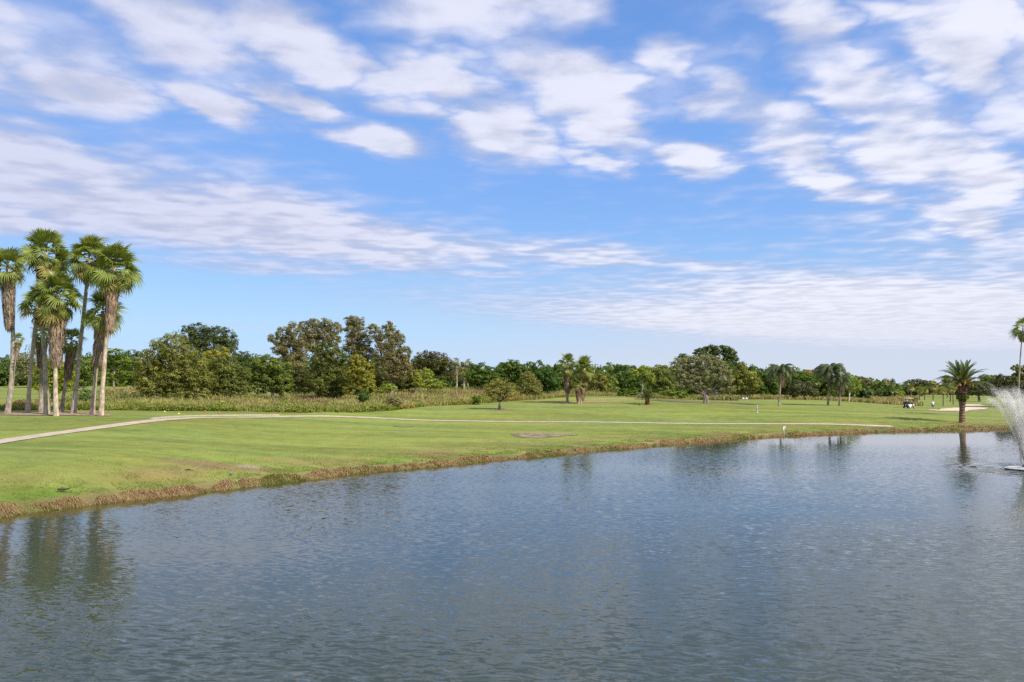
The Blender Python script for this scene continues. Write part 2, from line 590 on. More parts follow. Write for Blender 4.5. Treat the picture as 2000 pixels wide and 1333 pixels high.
def mat_ground():
    m, N, out = new_mat('turf')
    b = N.n('ShaderNodeBsdfPrincipled')
    b.inputs['Roughness'].default_value = 0.9
    b.inputs['Specular IOR Level'].default_value = 0.12
    tint = N.n('ShaderNodeAttribute', attribute_name='tint').outputs['Color']
    P = N.n('ShaderNodeNewGeometry').outputs['Position']
    xs, ys, _ = N.sep(P)[0:3]
    lane = N.xyz(N.m('MULTIPLY', xs, 0.045), N.m('MULTIPLY', ys, 0.22), 0.0)
    a = N.noise(lane, 1.0, 4, 0.6, 0.4, dims='2D')
    c = N.noise(P, 0.8, 5, 0.62)
    e = N.noise(P, 9.0, 4, 0.7)
    k = N.m('ADD', N.ramp(a, 0.3, 0.7, 0.80, 1.16), N.ramp(c, 0.3, 0.7, -0.13, 0.13))
    k = N.m('ADD', k, N.ramp(e, 0.3, 0.7, -0.13, 0.13))
    col = N.v('SCALE', tint, scale=k)
    dry = N.noise(P, 0.33, 5, 0.68, 0.5)
    col = N.mix(N.ramp(dry, 0.53, 0.70, 0.0, 0.55), col, N.mix(1.0, col, (1.25, 0.93, 0.9, 1), 'MULTIPLY'))
    lush = N.noise(N.v('ADD', lane, (31.0, 7.0, 0)), 1.6, 4, 0.6, dims='2D')
    col = N.mix(N.ramp(lush, 0.52, 0.68, 0.0, 0.5), col, N.mix(1.0, col, (0.78, 0.96, 0.85, 1), 'MULTIPLY'))
    N.put(b.inputs['Base Color'], col)
    bp = N.n('ShaderNodeBump'); bp.inputs['Distance'].default_value = 0.05; bp.inputs['Strength'].default_value = 0.6
    N.put(bp.inputs['Height'], N.m('ADD', e, c)); N.put(b.inputs['Normal'], bp.outputs[0])
    N.put(out.inputs[0], b.outputs[0])
    return m


def mat_water():
    m, N, out = new_mat('pond_water')
    b = N.n('ShaderNodeBsdfPrincipled')
    P = N.n('ShaderNodeNewGeometry').outputs['Position']
    x, y, _ = N.sep(P)[0:3]
    # ripples: slope fields, crests running across the view, a little slanted
    a = math.radians(-9)
    r = N.xyz(N.m('ADD', N.m('MULTIPLY', x, math.cos(a)), N.m('MULTIPLY', y, math.sin(a))),
              N.m('ADD', N.m('MULTIPLY', x, -math.sin(a)), N.m('MULTIPLY', y, math.cos(a))), 0.0)
    wob = N.v('SCALE', N.v('SUBTRACT', N.noise(r, 0.9, 2, 0.5, dims='2D', color=True), (.5, .5, .5)), scale=0.55)
    rw = N.v('ADD', r, wob)
    n1 = N.noise(N.v('MULTIPLY', rw, (2.6, 8.2, 1)), 1.0, 1.6, 0.5, 0.2, dims='2D')
    n2 = N.noise(N.v('MULTIPLY', rw, (8.0, 21.0, 1)), 1.0, 2, 0.5, 0.1, dims='2D')
    n3 = N.noise(N.v('MULTIPLY', rw, (2.2, 2.6, 1)), 1.0, 3, 0.55, 0.2, dims='2D')
    sw = N.noise(N.v('MULTIPLY', r, (0.35, 1.0, 1)), 1.0, 1.5, 0.5, 0.3, dims='2D')
    wind = N.noise(N.v('MULTIPLY', r, (0.022, 0.075, 1)), 1.0, 3, 0.6, 0.6, dims='2D')
    amp = N.ramp(wind, 0.32, 0.68, 0.65, 1.25)
    calm = N.ramp(N.m('ADD', y, N.m('MULTIPLY', wind, 14.0)), 84.0, 66.0, 0.20, 1.0)
    calm = N.m('MULTIPLY', calm, N.ramp(N.m('ADD', N.m('MULTIPLY', x, -0.4), y), 29.0, 17.0, 0.38, 1.0))
    amp = N.m('MULTIPLY', amp, calm)
    sy = N.m('ADD', N.m('MULTIPLY', N.m('SUBTRACT', n1, .5), 0.42), N.m('MULTIPLY', N.m('SUBTRACT', n2, .5), 0.24))
    sy = N.m('ADD', sy, N.m('MULTIPLY', N.m('SUBTRACT', sw, .5), 0.07))
    sx = N.m('ADD', N.m('MULTIPLY', N.m('SUBTRACT', n3, .5), 0.16), N.m('MULTIPLY', N.m('SUBTRACT', n2, .5), 0.06))
    # rings that run out from the fountain
    fx, fy = FOUNT[0], FOUNT[1]
    dx, dy = N.m('SUBTRACT', x, fx), N.m('SUBTRACT', y, fy)
    rr = N.m('SQRT', N.m('ADD', N.m('MULTIPLY', dx, dx), N.m('MULTIPLY', dy, dy)))
    ring = N.m('MULTIPLY', N.m('SINE', N.m('MULTIPLY', N.m('ADD', rr, N.m('MULTIPLY', n3, 0.8)), 6.5)), N.ramp(rr, 5.5, 2.0, 0.0, 0.16))
    sx2 = N.m('ADD', N.m('MULTIPLY', sx, amp), N.m('MULTIPLY', ring, N.m('DIVIDE', dx, N.m('MAXIMUM', rr, .3))))
    sy2 = N.m('ADD', N.m('MULTIPLY', sy, amp), N.m('MULTIPLY', ring, N.m('DIVIDE', dy, N.m('MAXIMUM', rr, .3))))
    sy2 = N.m('SUBTRACT', sy2, N.m('MULTIPLY', amp, 0.040))
    # from this low, the backs of the ripples hide behind their crests
    sy2 = N.m('MINIMUM', sy2, N.m('DIVIDE', 1.3, N.m('MAXIMUM', y, 4.0)))
    nrm = N.v('NORMALIZE', N.xyz(sx2, sy2, 1.0))
    N.put(b.inputs['Normal'], nrm)
    # murky water: its own body colour; olive shallows also paint the bank's reflection
    sh = N.n('ShaderNodeAttribute', attribute_name='tint').outputs['Color']
    N.put(b.inputs['Base Color'], sh)
    b.inputs['Roughness'].default_value = 0.05
    b.inputs['IOR'].default_value = 1.333
    N.put(out.inputs[0], b.outputs[0])
    return m


def mat_trunk(name, c1, c2, ring=0.0, bump=0.02):
    m, N, out = new_mat(name)
    b = N.n('ShaderNodeBsdfPrincipled')
    b.inputs['Roughness'].default_value = 0.9
    b.inputs['Specular IOR Level'].default_value = 0.1
    P = N.n('ShaderNodeNewGeometry').outputs['Position']
    tint = N.n('ShaderNodeAttribute', attribute_name='tint').outputs['Color']
    st = N.noise(N.v('MULTIPLY', P, (1, 1, .35)), 6.0, 5, 0.7)
    col = N.mix(N.ramp(st, 0.35, 0.65), C4(c1), C4(c2))
    bl = N.noise(P, 1.1, 3, 0.6)
    col = N.v('SCALE', col, scale=N.ramp(bl, 0.3, 0.7, 0.75, 1.2))
    h = st
    if ring:
        z = N.sep(P)[2]
        rg = N.m('SINE', N.m('MULTIPLY', N.m('ADD', z, N.m('MULTIPLY', bl, .25)), ring))
        col = N.v('SCALE', col, scale=N.ramp(rg, -1, 1, 0.92, 1.05))
        h = N.m('ADD', st, N.m('MULTIPLY', rg, .5))
    col = N.mix(1.0, col, tint, 'MULTIPLY')
    N.put(b.inputs['Base Color'], col)
    bp = N.n('ShaderNodeBump'); bp.inputs['Distance'].default_value = bump
    N.put(bp.inputs['Height'], h); N.put(b.inputs['Normal'], bp.outputs[0])
    N.put(out.inputs[0], b.outputs[0])
    return m


FOUNT = onwater(2003, 918)
M_GROUND = mat_ground()
M_WATER = mat_water()
M_LEAF = mat_leaf('leaf')
M_FROND = mat_leaf('palm_leaf', 0.45, 0.12)
M_GRASS = mat_leaf('grass_blade', 0.30, 0.05)
M_DEAD = mat_leaf('dead_frond', 0.18, 0.04, (1, .9, .7))
M_BARK = mat_trunk('bark', (0.13, 0.11, 0.09), (0.27, 0.24, 0.20))
M_PALMBARK = mat_trunk('palm_bark', (0.27, 0.22, 0.175), (0.52, 0.44, 0.36), 0.0)
M_DATEBARK = mat_trunk('date_palm_bark', (0.13, 0.08, 0.055), (0.30, 0.20, 0.14), 20.0, 0.06)
M_PATH = mat_plain('concrete_path', (0.50, 0.405, 0.30), 0.85, 0.16, 1.3, 0.2)
M_SAND = mat_plain('bunker_sand', (0.66, 0.52, 0.40), 0.95, 0.10, 0.6, 0.1, 0.03)
M_MULCH = mat_plain('mulch', (0.33, 0.235, 0.165), 0.95, 0.45, 3.0, 0.1, 0.05)
M_DIRT = mat_plain('bare_earth', (0.25, 0.195, 0.13), 0.95, 0.5, 1.4, 0.1, 0.04)
M_WHITE = mat_plain('white_paint', (0.80, 0.80, 0.79), 0.4, 0.05, 3.0, 0.4)
M_PAINT = mat_plain('paint', (1, 1, 1), 0.5, 0.08, 4.0, 0.35)
M_CLOTH = mat_plain('cloth', (1, 1, 1), 0.9, 0.08, 12.0, 0.1)
M_RUBBER = mat_plain('rubber', (0.02, 0.02, 0.02), 0.85, 0.2, 9.0, 0.2)
M_METAL = mat_plain('metal', (0.25, 0.25, 0.26), 0.45, 0.1, 9.0, 0.5, 0, 0.6)


def mat_spray():
    m, N, out = new_mat('spray_drops')
    d = N.n('ShaderNodeBsdfDiffuse'); d.inputs[0].default_value = (.9, .92, .95, 1)
    t = N.n('ShaderNodeBsdfTranslucent'); t.inputs[0].default_value = (.9, .92, .95, 1)
    d.inputs['Normal'].default_value = SUN_DIR; t.inputs['Normal'].default_value = -SUN_DIR
    N.put(d.inputs['Normal'], N.xyz(*SUN_DIR)); N.put(t.inputs['Normal'], N.xyz(*(-SUN_DIR)))
    mx = N.n('ShaderNodeMixShader'); mx.inputs[0].default_value = .15
    N.put(mx.inputs[1], d.outputs[0]); N.put(mx.inputs[2], t.outputs[0])
    tp = N.n('ShaderNodeBsdfTransparent'); m2 = N.n('ShaderNodeMixShader'); m2.inputs[0].default_value = .68
    N.put(m2.inputs[1], mx.outputs[0]); N.put(m2.inputs[2], tp.outputs[0])
    N.put(out.inputs[0], m2.outputs[0])
    return m


M_SPRAY = mat_spray()

# ------------------------------------------------------------------ the land
def axis(lo, hi, step, far, g=1.16):
    a = list(np.arange(lo, hi + 1e-6, step))
    s, v = step, a[-1]
    while v < far[1]:
        s *= g; v += s; a.append(v)
    s, v = step, a[0]
    while v > far[0]:
        s *= g; v -= s; a.insert(0, v)
    return np.array(a)


LAWN = np.array([0.218, 0.252, 0.053])


def ground_tint(P, sd):
    n = len(P)
    x, y = P[:, 0], P[:, 1]
    c = np.tile(LAWN, (n, 1))

    def blend(mask, col):
        nonlocal c
        m = np.clip(mask, 0, 1)[:, None]
        c = c * (1 - m) + np.array(col) * m

    nz = vnoise(P, 0.35, 21); n2 = vnoise(P, 1.1, 22); n3 = vnoise(P, 0.12, 23)
    # dry band behind the bank, lush patches right at its edge
    blend(np.clip(1.15 - np.abs(sd - 3.2) / 3.2, 0, 1) * np.clip(nz * 1.4 - .25, 0, 1) * .9, (0.235, 0.185, 0.070))
    blend(np.clip(1.3 - np.abs(sd - 1.7) / 1.0, 0, 1) * np.clip((vnoise(P, 0.4, 31) - .45) * 4, 0, 1), (0.17, 0.27, 0.035))
    blend(np.clip(1.5 - sd / 1.0, 0, 1) * (sd > -.2) * .9, (0.20, 0.14, 0.075))
    blend((sd > -.3) * np.clip(1.4 - sd / .9, 0, 1) * np.clip((n2 - .62) * 6, 0, 1), (0.12, 0.17, 0.03))
    blend((sd <= 0) * 1.0, (0.07, 0.065, 0.025))
    # large zones: the mown fairway is paler than the surround
    blend(np.clip((n3 - .5) * 3, 0, .6) * (sd > 5), (0.20, 0.255, 0.062))
    # rough under the tall grass
    blend(ROUGH(P) * 1.0, (0.17, 0.155, 0.06))
    far = np.clip((np.hypot(x, y) - 330) / 200, 0, 1)
    blend(far, (0.10, 0.13, 0.04))
    # patches where the turf is worn, and dark earth painting the oak's shadow
    for (px, py, rx, ry, col, k) in [(440, 911, 3.6, .9, (0.27, 0.175, 0.10), .6), (488, 912, .7, .4, (.42, .34, .27), .7), (1020, 880, 9, .8, (.27, .2, .09), .6),
                                     (1100, 838, 6, 2, (.22, .26, .06), .4), (1045, 868, 6, .9, (.28, .19, .1), .6), (300, 925, 5, 1.2, (.25, .20, .08), .1),
                                     (1180, 781.5, 5, 2.5, (.33, .25, .13), .5), (1060, 824, 7, 1.2, (.30, .19, .13), .6), (1110, 788.3, 5, 1.3, (.33, .20, .13), .8), (1135, 788, 6, 1.2, (.3, .15, .09), .8),
                                     (974, 801, 2.0, 1.1, (.22, .15, .10), .8), (1388, 789, 8, 3.0, (.22, .19, .09), .7), (1340, 784, 12, 5, (.14, .10, .07), .8), (1820, 800, 14, 2.5, (.27, .22, .09), .7),  # dark earth left of the oak has the tree's shadow put into its colour
                                     (1265, 792, 1.6, .8, (.25, .19, .1), .6), (1775, 807, 8, 3, (.26, .25, .09), .5), (1950, 798, 8, 3, (.29, .22, .1), .6)]:
        h = hit(px, py)
        q = ((x - h.x) / rx) ** 2 + ((y - h.y) / ry) ** 2
        blend(np.clip((1.5 - q * (0.6 + .9 * n2)), 0, 1) * k, col)
    return c


# the edge of the tall rough: (px, D of its front, depth)
ROUGH_EDGE = [(-320, 86, 6), (-40, 86, 6), (60, 86.5, 7), (150, 87.5, 13), (200, 88, 36), (330, 89, 40), (600, 92, 34), (690, 95, 40), (770, 100, 50), (840, 111, 50),
              (930, 116, 45), (1000, 124, 40), (1060, 127, 36), (1110, 132, 30), (1170, 139, 22), (1230, 146, 18), (1330, 146, 30), (1420, 158, 40)]
_re = np.array([((px - 1000) / 1600., D, dp) for px, D, dp in ROUGH_EDGE])


def ROUGH(P):
    a = P[:, 0] / np.maximum(P[:, 1], 1)
    D0 = np.interp(a, _re[:, 0], _re[:, 1]); dp = np.interp(a, _re[:, 0], _re[:, 2])
    k = (P[:, 1] > D0) & (P[:, 1] < D0 + dp) & (a > _re[0, 0]) & (a < _re[-1, 0])
    return k.astype(float)


xs = axis(-46, 78, 0.5, (-4200, 4200))
ys = axis(24, 112, 0.48, (-3000, 5000), 1.14)
X, Y = np.meshgrid(xs, ys)
P2 = np.stack([X.ravel(), Y.ravel()], 1)
sd = np.full(len(P2), 60.0)
nearm = (P2[:, 0] > -90) & (P2[:, 0] < 135) & (P2[:, 1] > -30) & (P2[:, 1] < 112)
sd[nearm] = shore_sd(P2[nearm])
Z = terrain(P2, sd)
ny, nx = X.shape
idx = np.arange(nx * ny).reshape(ny, nx)
F = np.stack([idx[:-1, :-1], idx[:-1, 1:], idx[1:, 1:], idx[1:, :-1]], -1).reshape(-1, 4)
link('ground', mesh_np('ground', np.column_stack([P2, Z]), F, ground_tint(P2, sd), M_GROUND, True), kind='structure')

# pond
wx = np.linspace(-75, 115, 120); wy = np.linspace(-9, 96, 130)
X, Y = np.meshgrid(wx, wy); Pw = np.stack([X.ravel(), Y.ravel()], 1)
sdw = shore_sd(Pw)
tw = np.clip(-sdw / 2.2, 0, 1)[:, None]
cw = np.array([0.075, 0.072, 0.012]) * (1 - tw) + np.array([0.046, 0.060, 0.042]) * tw  # olive near shore: the bank's reflection put into the water colour
idx = np.arange(len(Pw)).reshape(130, 120)
F = np.stack([idx[:-1, :-1], idx[:-1, 1:], idx[1:, 1:], idx[1:, :-1]], -1).reshape(-1, 4)
link('pond_water', mesh_np('pond_water', np.column_stack([Pw, np.zeros(len(Pw))]), F, cw, M_WATER, True), kind='structure')


def draped_ring(name, pts, mat, lift=0.03, rings=5, kind='structure', parent=None, mound=0.0, label=None, cat=None, seed=1):
    """an uneven sheet that lies on the land; pts = outline in world xy"""
    pts = np.array(pts)
    out = []
    for a, b in zip(pts, np.roll(pts, -1, 0)):
        n = max(2, int(np.linalg.norm(b - a) / 0.6))
        for i in range(n):
            out.append(a + (b - a) * i / n)
    out = np.array(out)
    r = np.random.default_rng(seed)
    c = out.mean(0)
    k = np.convolve(np.tile(r.normal(0, 1, len(out)), 3), np.ones(3) / 3, 'same')[len(out):2 * len(out)]
    out = c + (out - c) * (1 + 0.05 * k[:, None])
    V, Z = [c], [0]
    for j in range(1, rings + 1):
        V.extend(c + (out - c) * j / rings)
    V = np.array(V)
    zz = terrain(V) + lift
    rad = np.concatenate([[0], np.repeat(np.arange(1, rings + 1) / rings, len(out))])
    zz = zz + mound * (1 - rad ** 2)
    n = len(out)
    F = [(0, 1 + i, 1 + (i + 1) % n) for i in range(n)]
    for j in range(rings - 1):
        for i in range(n):
            F.append((1 + j * n + i, 1 + (j + 1) * n + i, 1 + (j + 1) * n + (i + 1) % n, 1 + j * n + (i + 1) % n))
    mb = MB(); mb.add(np.column_stack([V, zz]), F)
    return link(name, mb.mesh(name, mat), parent, kind=kind, label=label, cat=cat)


# cart path: a strip draped over the land
def strip(name, center, widths, mat, lift, kind='structure', thick=0.0, step=1.0, **kw):
    c = [np.array(p) for p in center]
    out, wd = [], []
    for i in range(len(c) - 1):
        p0, p1, p2, p3 = c[max(i - 1, 0)], c[i], c[i + 1], c[min(i + 2, len(c) - 1)]
        n = max(2, int(np.linalg.norm(p2 - p1) / step))
        for j in range(n):
            t = j / n
            out.append(0.5 * ((2 * p1) + (-p0 + p2) * t + (2 * p0 - 5 * p1 + 4 * p2 - p3) * t * t + (-p0 + 3 * p1 - 3 * p2 + p3) * t ** 3))
            wd.append(widths[i] * (1 - t) + widths[i + 1] * t)
    out.append(c[-1]); wd.append(widths[-1])
    out = np.array(out); wd = np.array(wd)
    d = np.gradient(out, axis=0); d /= np.linalg.norm(d, axis=1)[:, None]
    nrm = np.stack([-d[:, 1], d[:, 0]], 1)
    m = 6
    cols = [out + nrm * (wd * (k / (m - 1) - .5))[:, None] for k in range(m)]
    V = np.stack(cols, 1).reshape(-1, 2)
    z = terrain(V) + lift
    n = len(out)
    F = [(i * m + k, i * m + k + 1, (i + 1) * m + k + 1, (i + 1) * m + k) for i in range(n - 1) for k in range(m - 1)]
    V3 = np.column_stack([V, z])
    if thick:
        low = V3.copy(); low[:, 2] -= thick
        b = len(V3); V3 = np.vstack([V3, low])
        for i in range(n - 1):
            F.append((i * m, (i + 1) * m, b + (i + 1) * m, b + i * m))
            F.append((i * m + m - 1, b + i * m + m - 1, b + (i + 1) * m + m - 1, (i + 1) * m + m - 1))
        for i in (0, n - 1):
            F.append((i * m, i * m + m - 1, b + i * m + m - 1, b + i * m))
    mb = MB(); mb.add(V3, F)
    return link(name, mb.mesh(name, mat, False), kind=kind, **kw)


path_px = [(-330, 915), (-140, 890), (0, 863.5), (80, 852), (170, 839.5), (250, 828.5), (330, 820), (430, 816.2), (545, 815), (700, 818), (840, 821), (1020, 824), (1200, 826), (1400, 827.5), (1600, 828.5), (1740, 829.6)]
path_xy = []
for p in path_px:
    h = hit(*p)
    if p[0] > 600:
        h = Vector(((p[0] - 1000) / 1600 * 90.6, 90.6, 0))
    path_xy.append((h.x, h.y))
strip('cart_path', path_xy, list(np.interp([p[0] for p in path_px], [-300, 0, 400, 900], [1.8, 1.6, 1.3, 1.1])), M_PATH, 0.035)
kerb_xy = []
for p in [(298, 818.8), (330, 816), (380, 813.6), (430, 812.6), (490, 812.3), (545, 812.3)]:
    h = hit(*p); kerb_xy.append((h.x, h.y))
strip('path_kerb', kerb_xy, [0.3] * 6, M_WHITE if False else mat_plain('pale_kerb', (0.50, 0.42, 0.33), .8, .15, 2.0), 0.10, thick=0.25,
      kind=None, label='low pale kerb along the back edge of the bending cart path', cat='kerb')


def px_poly(pts):
    out = []
    for p in pts:
        h = hit(*p); out.append((h.x, h.y))
    return out


draped_ring('sand_bunker', px_poly([(1812, 802.3), (1838, 799.6), (1866, 797.2), (1890, 796.0), (1912, 796.0), (1930, 797.8), (1922, 799.8), (1895, 801.6), (1862, 803.4), (1830, 803.6)]), M_SAND, 0.05, seed=4)
draped_ring('sand_bunker', px_poly([(1872, 791.8), (1890, 790.3), (1912, 790.8), (1926, 792.8), (1900, 793.6), (1880, 793.6)]), M_SAND, 0.05, seed=5)
draped_ring('mulch_bed', [(h.x, h.y) for h in [hit(-25, 811.5), hit(100, 812.5), hit(140, 813.0), hit(212, 813.5), at(222, 76.5), at(190, 78.5), at(100, 80), at(-25, 80)]], M_MULCH, 0.05, mound=0.06, seed=6)
draped_ring('bare_earth', px_poly([(992, 849), (1012, 846.5), (1060, 847.4), (1118, 848.6), (1128, 850), (1095, 853), (1050, 857.0), (1015, 855)]), M_DIRT, 0.035, seed=8)
draped_ring('bare_earth', px_poly([(765, 833.4), (785, 832.2), (808, 833.0), (805, 834.6), (780, 834.8)]), mat_plain('worn_earth', (0.22, .19, .09), .95, .3, 2.0), 0.035, seed=9)

# ------------------------------------------------------------------ grasses
def blades(base, h, w, lean, colr, bend=0.35, rg=rng):
    """many blades as one array: 2 quads-ish (a quad and a tip triangle folded into quads)"""
    n = len(base)
    th = rg.uniform(0, 2 * np.pi, n)
    side = np.stack([np.cos(th), np.sin(th), np.zeros(n)], 1)
    mid = base + np.stack([lean[:, 0] * h * .35, lean[:, 1] * h * .35, h * .6], 1)
    tip = base + np.stack([lean[:, 0] * h, lean[:, 1] * h, h * (1 - bend * np.hypot(lean[:, 0], lean[:, 1]))], 1)
    wv = side * w[:, None]
    V = np.stack([base - wv * .5, base + wv * .5, mid + wv * .42, mid - wv * .42, tip + wv * .08, tip - wv * .08], 1).reshape(-1, 3)
    b = np.arange(n)[:, None] * 6
    F = np.concatenate([b + np.array([[0, 1, 2, 3]]), b + np.array([[3, 2, 4, 5]])], 1).reshape(-1, 4)
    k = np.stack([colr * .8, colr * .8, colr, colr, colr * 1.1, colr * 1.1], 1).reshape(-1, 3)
    return V, F, k


def cat_meshes(parts):
    Vs, Fs, Cs, b = [], [], [], 0
    for V, F, C in parts:
        Vs.append(V); Fs.append(F + b); Cs.append(C); b += len(V)
    return np.vstack(Vs), np.vstack(Fs), np.vstack(Cs)


def leaf_quads(c, nrm, size, colr, rg=rng, aspect=0.62):
    n = len(c)
    r = rg.normal(0, 1, (n, 3))
    a = np.cross(nrm, r); a /= np.linalg.norm(a, axis=1)[:, None] + 1e-9
    b = np.cross(nrm, a)
    s = np.asarray(size).reshape(-1, 1) * np.ones((n, 1))
    a = a * s * .5; b = b * s * .5 * aspect
    V = np.stack([c - a, c - b + a * .15, c + a, c + b + a * .15], 1).reshape(-1, 3)
    F = (np.arange(n)[:, None] * 4 + np.array([[0, 1, 2, 3]]))
    C = np.repeat(colr, 4, 0)
    return V, F, C


def pick(cols, n, rg=rng, jit=0.12):
    cols = np.array(cols)
    c = cols[rg.integers(0, len(cols), n)]
    return c * (1 + rg.normal(0, jit, (n, 1)))


# dead grass hanging over the bank
def bank_grass():
    rg = np.random.default_rng(12)
    L = SHORE_D
    seg = np.linalg.norm(np.diff(L, axis=0), axis=1)
    s = np.concatenate([[0], np.cumsum(seg)])
    parts = []
    S = rg.uniform(0, s[-1], 700000)
    x = np.interp(S, s, L[:, 0]); y = np.interp(S, s, L[:, 1])
    D = np.hypot(x, y)
    vis = (np.abs(x / np.maximum(y, 1)) < 0.75) & (y > 20)
    keep = vis & (rg.uniform(0, 1, len(S)) < np.clip((34 / D) ** 1.15, 0, 1))
    x, y, D, S = x[keep], y[keep], D[keep], S[keep]
    # inland direction
    i = np.clip(np.searchsorted(s, S) - 1, 0, len(seg) - 1)
    t = (L[i + 1] - L[i]) / seg[i][:, None]
    nrm = np.stack([-t[:, 1], t[:, 0]], 1)
    q = np.stack([x, y], 1) + nrm * 0.6
    inside = in_poly(q[:2000], POND).mean()
    if inside > .5: nrm = -nrm
    u = rg.uniform(0, 1, len(x))
    d = 0.02 + u * .9
    P = np.stack([x, y], 1) + nrm * d[:, None]
    z = terrain(P)
    cl = vnoise(P * np.array([1, 1]), 0.9, 41)         # clumps
    cl2 = vnoise(P, 2.6, 42)
    ok = (z > -0.03) & (cl * .6 + cl2 * .55 + rg.uniform(-.22, .22, len(x)) > 0.40)
    ok &= (d < 0.42 + .55 * cl)
    P, z, D, nr, cl, d, cl2 = P[ok], z[ok], D[ok], nrm[ok], cl[ok], d[ok], cl2[ok]
    n = len(P)
    far = np.clip(D / 34, 1, 2.6)
    h = rg.uniform(.05, .17, n) * (0.6 + .9 * cl2)
    w = rg.uniform(.010, .020, n) * far
    lean = -nr * rg.uniform(.3, 1.1, (n, 1)) + rg.normal(0, .38, (n, 2))
    tan = pick([(.54, .37, .19), (.62, .45, .25), (.42, .28, .135), (.50, .36, .18), (.30, .19, .10), (.66, .51, .31)], n, rg)
    grn = pick([(.22, .27, .05), (.27, .29, .07), (.17, .23, .035)], n, rg)
    gm = (vnoise(P, 0.33, 44) + rg.normal(0, .16, n) > np.where(d < .30, .66, .86))
    gm |= (vnoise(P, 0.8, 45) > .66) & (d < .40) & (rg.uniform(0, 1, n) < .6)
    C = np.where(gm[:, None], grn, tan)
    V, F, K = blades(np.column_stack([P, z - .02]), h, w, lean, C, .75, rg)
    print('bank blades', n)
    link('bank_grass', mesh_np('bank_grass', V, F, K, M_GRASS), kind='stuff', label='dry brown grass hanging over the pond bank', cat='grass')
    # short living turf just inland, so that the lawn's edge is not a drawn line
    S = rg.uniform(0, s[-1], 420000)
    x = np.interp(S, s, L[:, 0]); y = np.interp(S, s, L[:, 1]); D = np.hypot(x, y)
    keep = (np.abs(x / np.maximum(y, 1)) < 0.75) & (y > 20) & (rg.uniform(0, 1, len(S)) < np.clip((32 / D) ** 1.6, 0, 1))
    x, y, D, S = x[keep], y[keep], D[keep], S[keep]
    i = np.clip(np.searchsorted(s, S) - 1, 0, len(seg) - 1)
    t = (L[i + 1] - L[i]) / seg[i][:, None]
    nrm = np.stack([-t[:, 1], t[:, 0]], 1)
    if inside > .5: nrm = -nrm
    d = 0.9 + rg.exponential(1.9, len(x))
    P = np.stack([x, y], 1) + nrm * d[:, None]
    ok = vnoise(P, 1.4, 51) + rg.normal(0, .2, len(P)) > .42
    P, d, D = P[ok], d[ok], D[ok]
    n = len(P)
    z = terrain(P)
    C = pick([(.20, .26, .05), (.17, .25, .035), (.25, .26, .075), (.14, .24, .03)], n, rg)
    dry = (vnoise(P, .35, 21) * 1.4 - .25 + rg.normal(0, .2, n) > .45) & (d > 1.6)
    C[dry] = pick([(.27, .22, .09), (.25, .23, .075), (.30, .21, .11)], int(dry.sum()), rg)
    V, F, K = blades(np.column_stack([P, z - .01]), rg.uniform(.03, .085, n), rg.uniform(.012, .022, n) * np.clip(D / 34, 1, 2), rg.normal(0, .5, (n, 2)), C, .4, rg)
    link('turf_tufts', mesh_np('turf_tufts', V, F, K, M_GRASS), kind='stuff', label='short turf tufts along the top of the bank', cat='grass')


bank_grass()


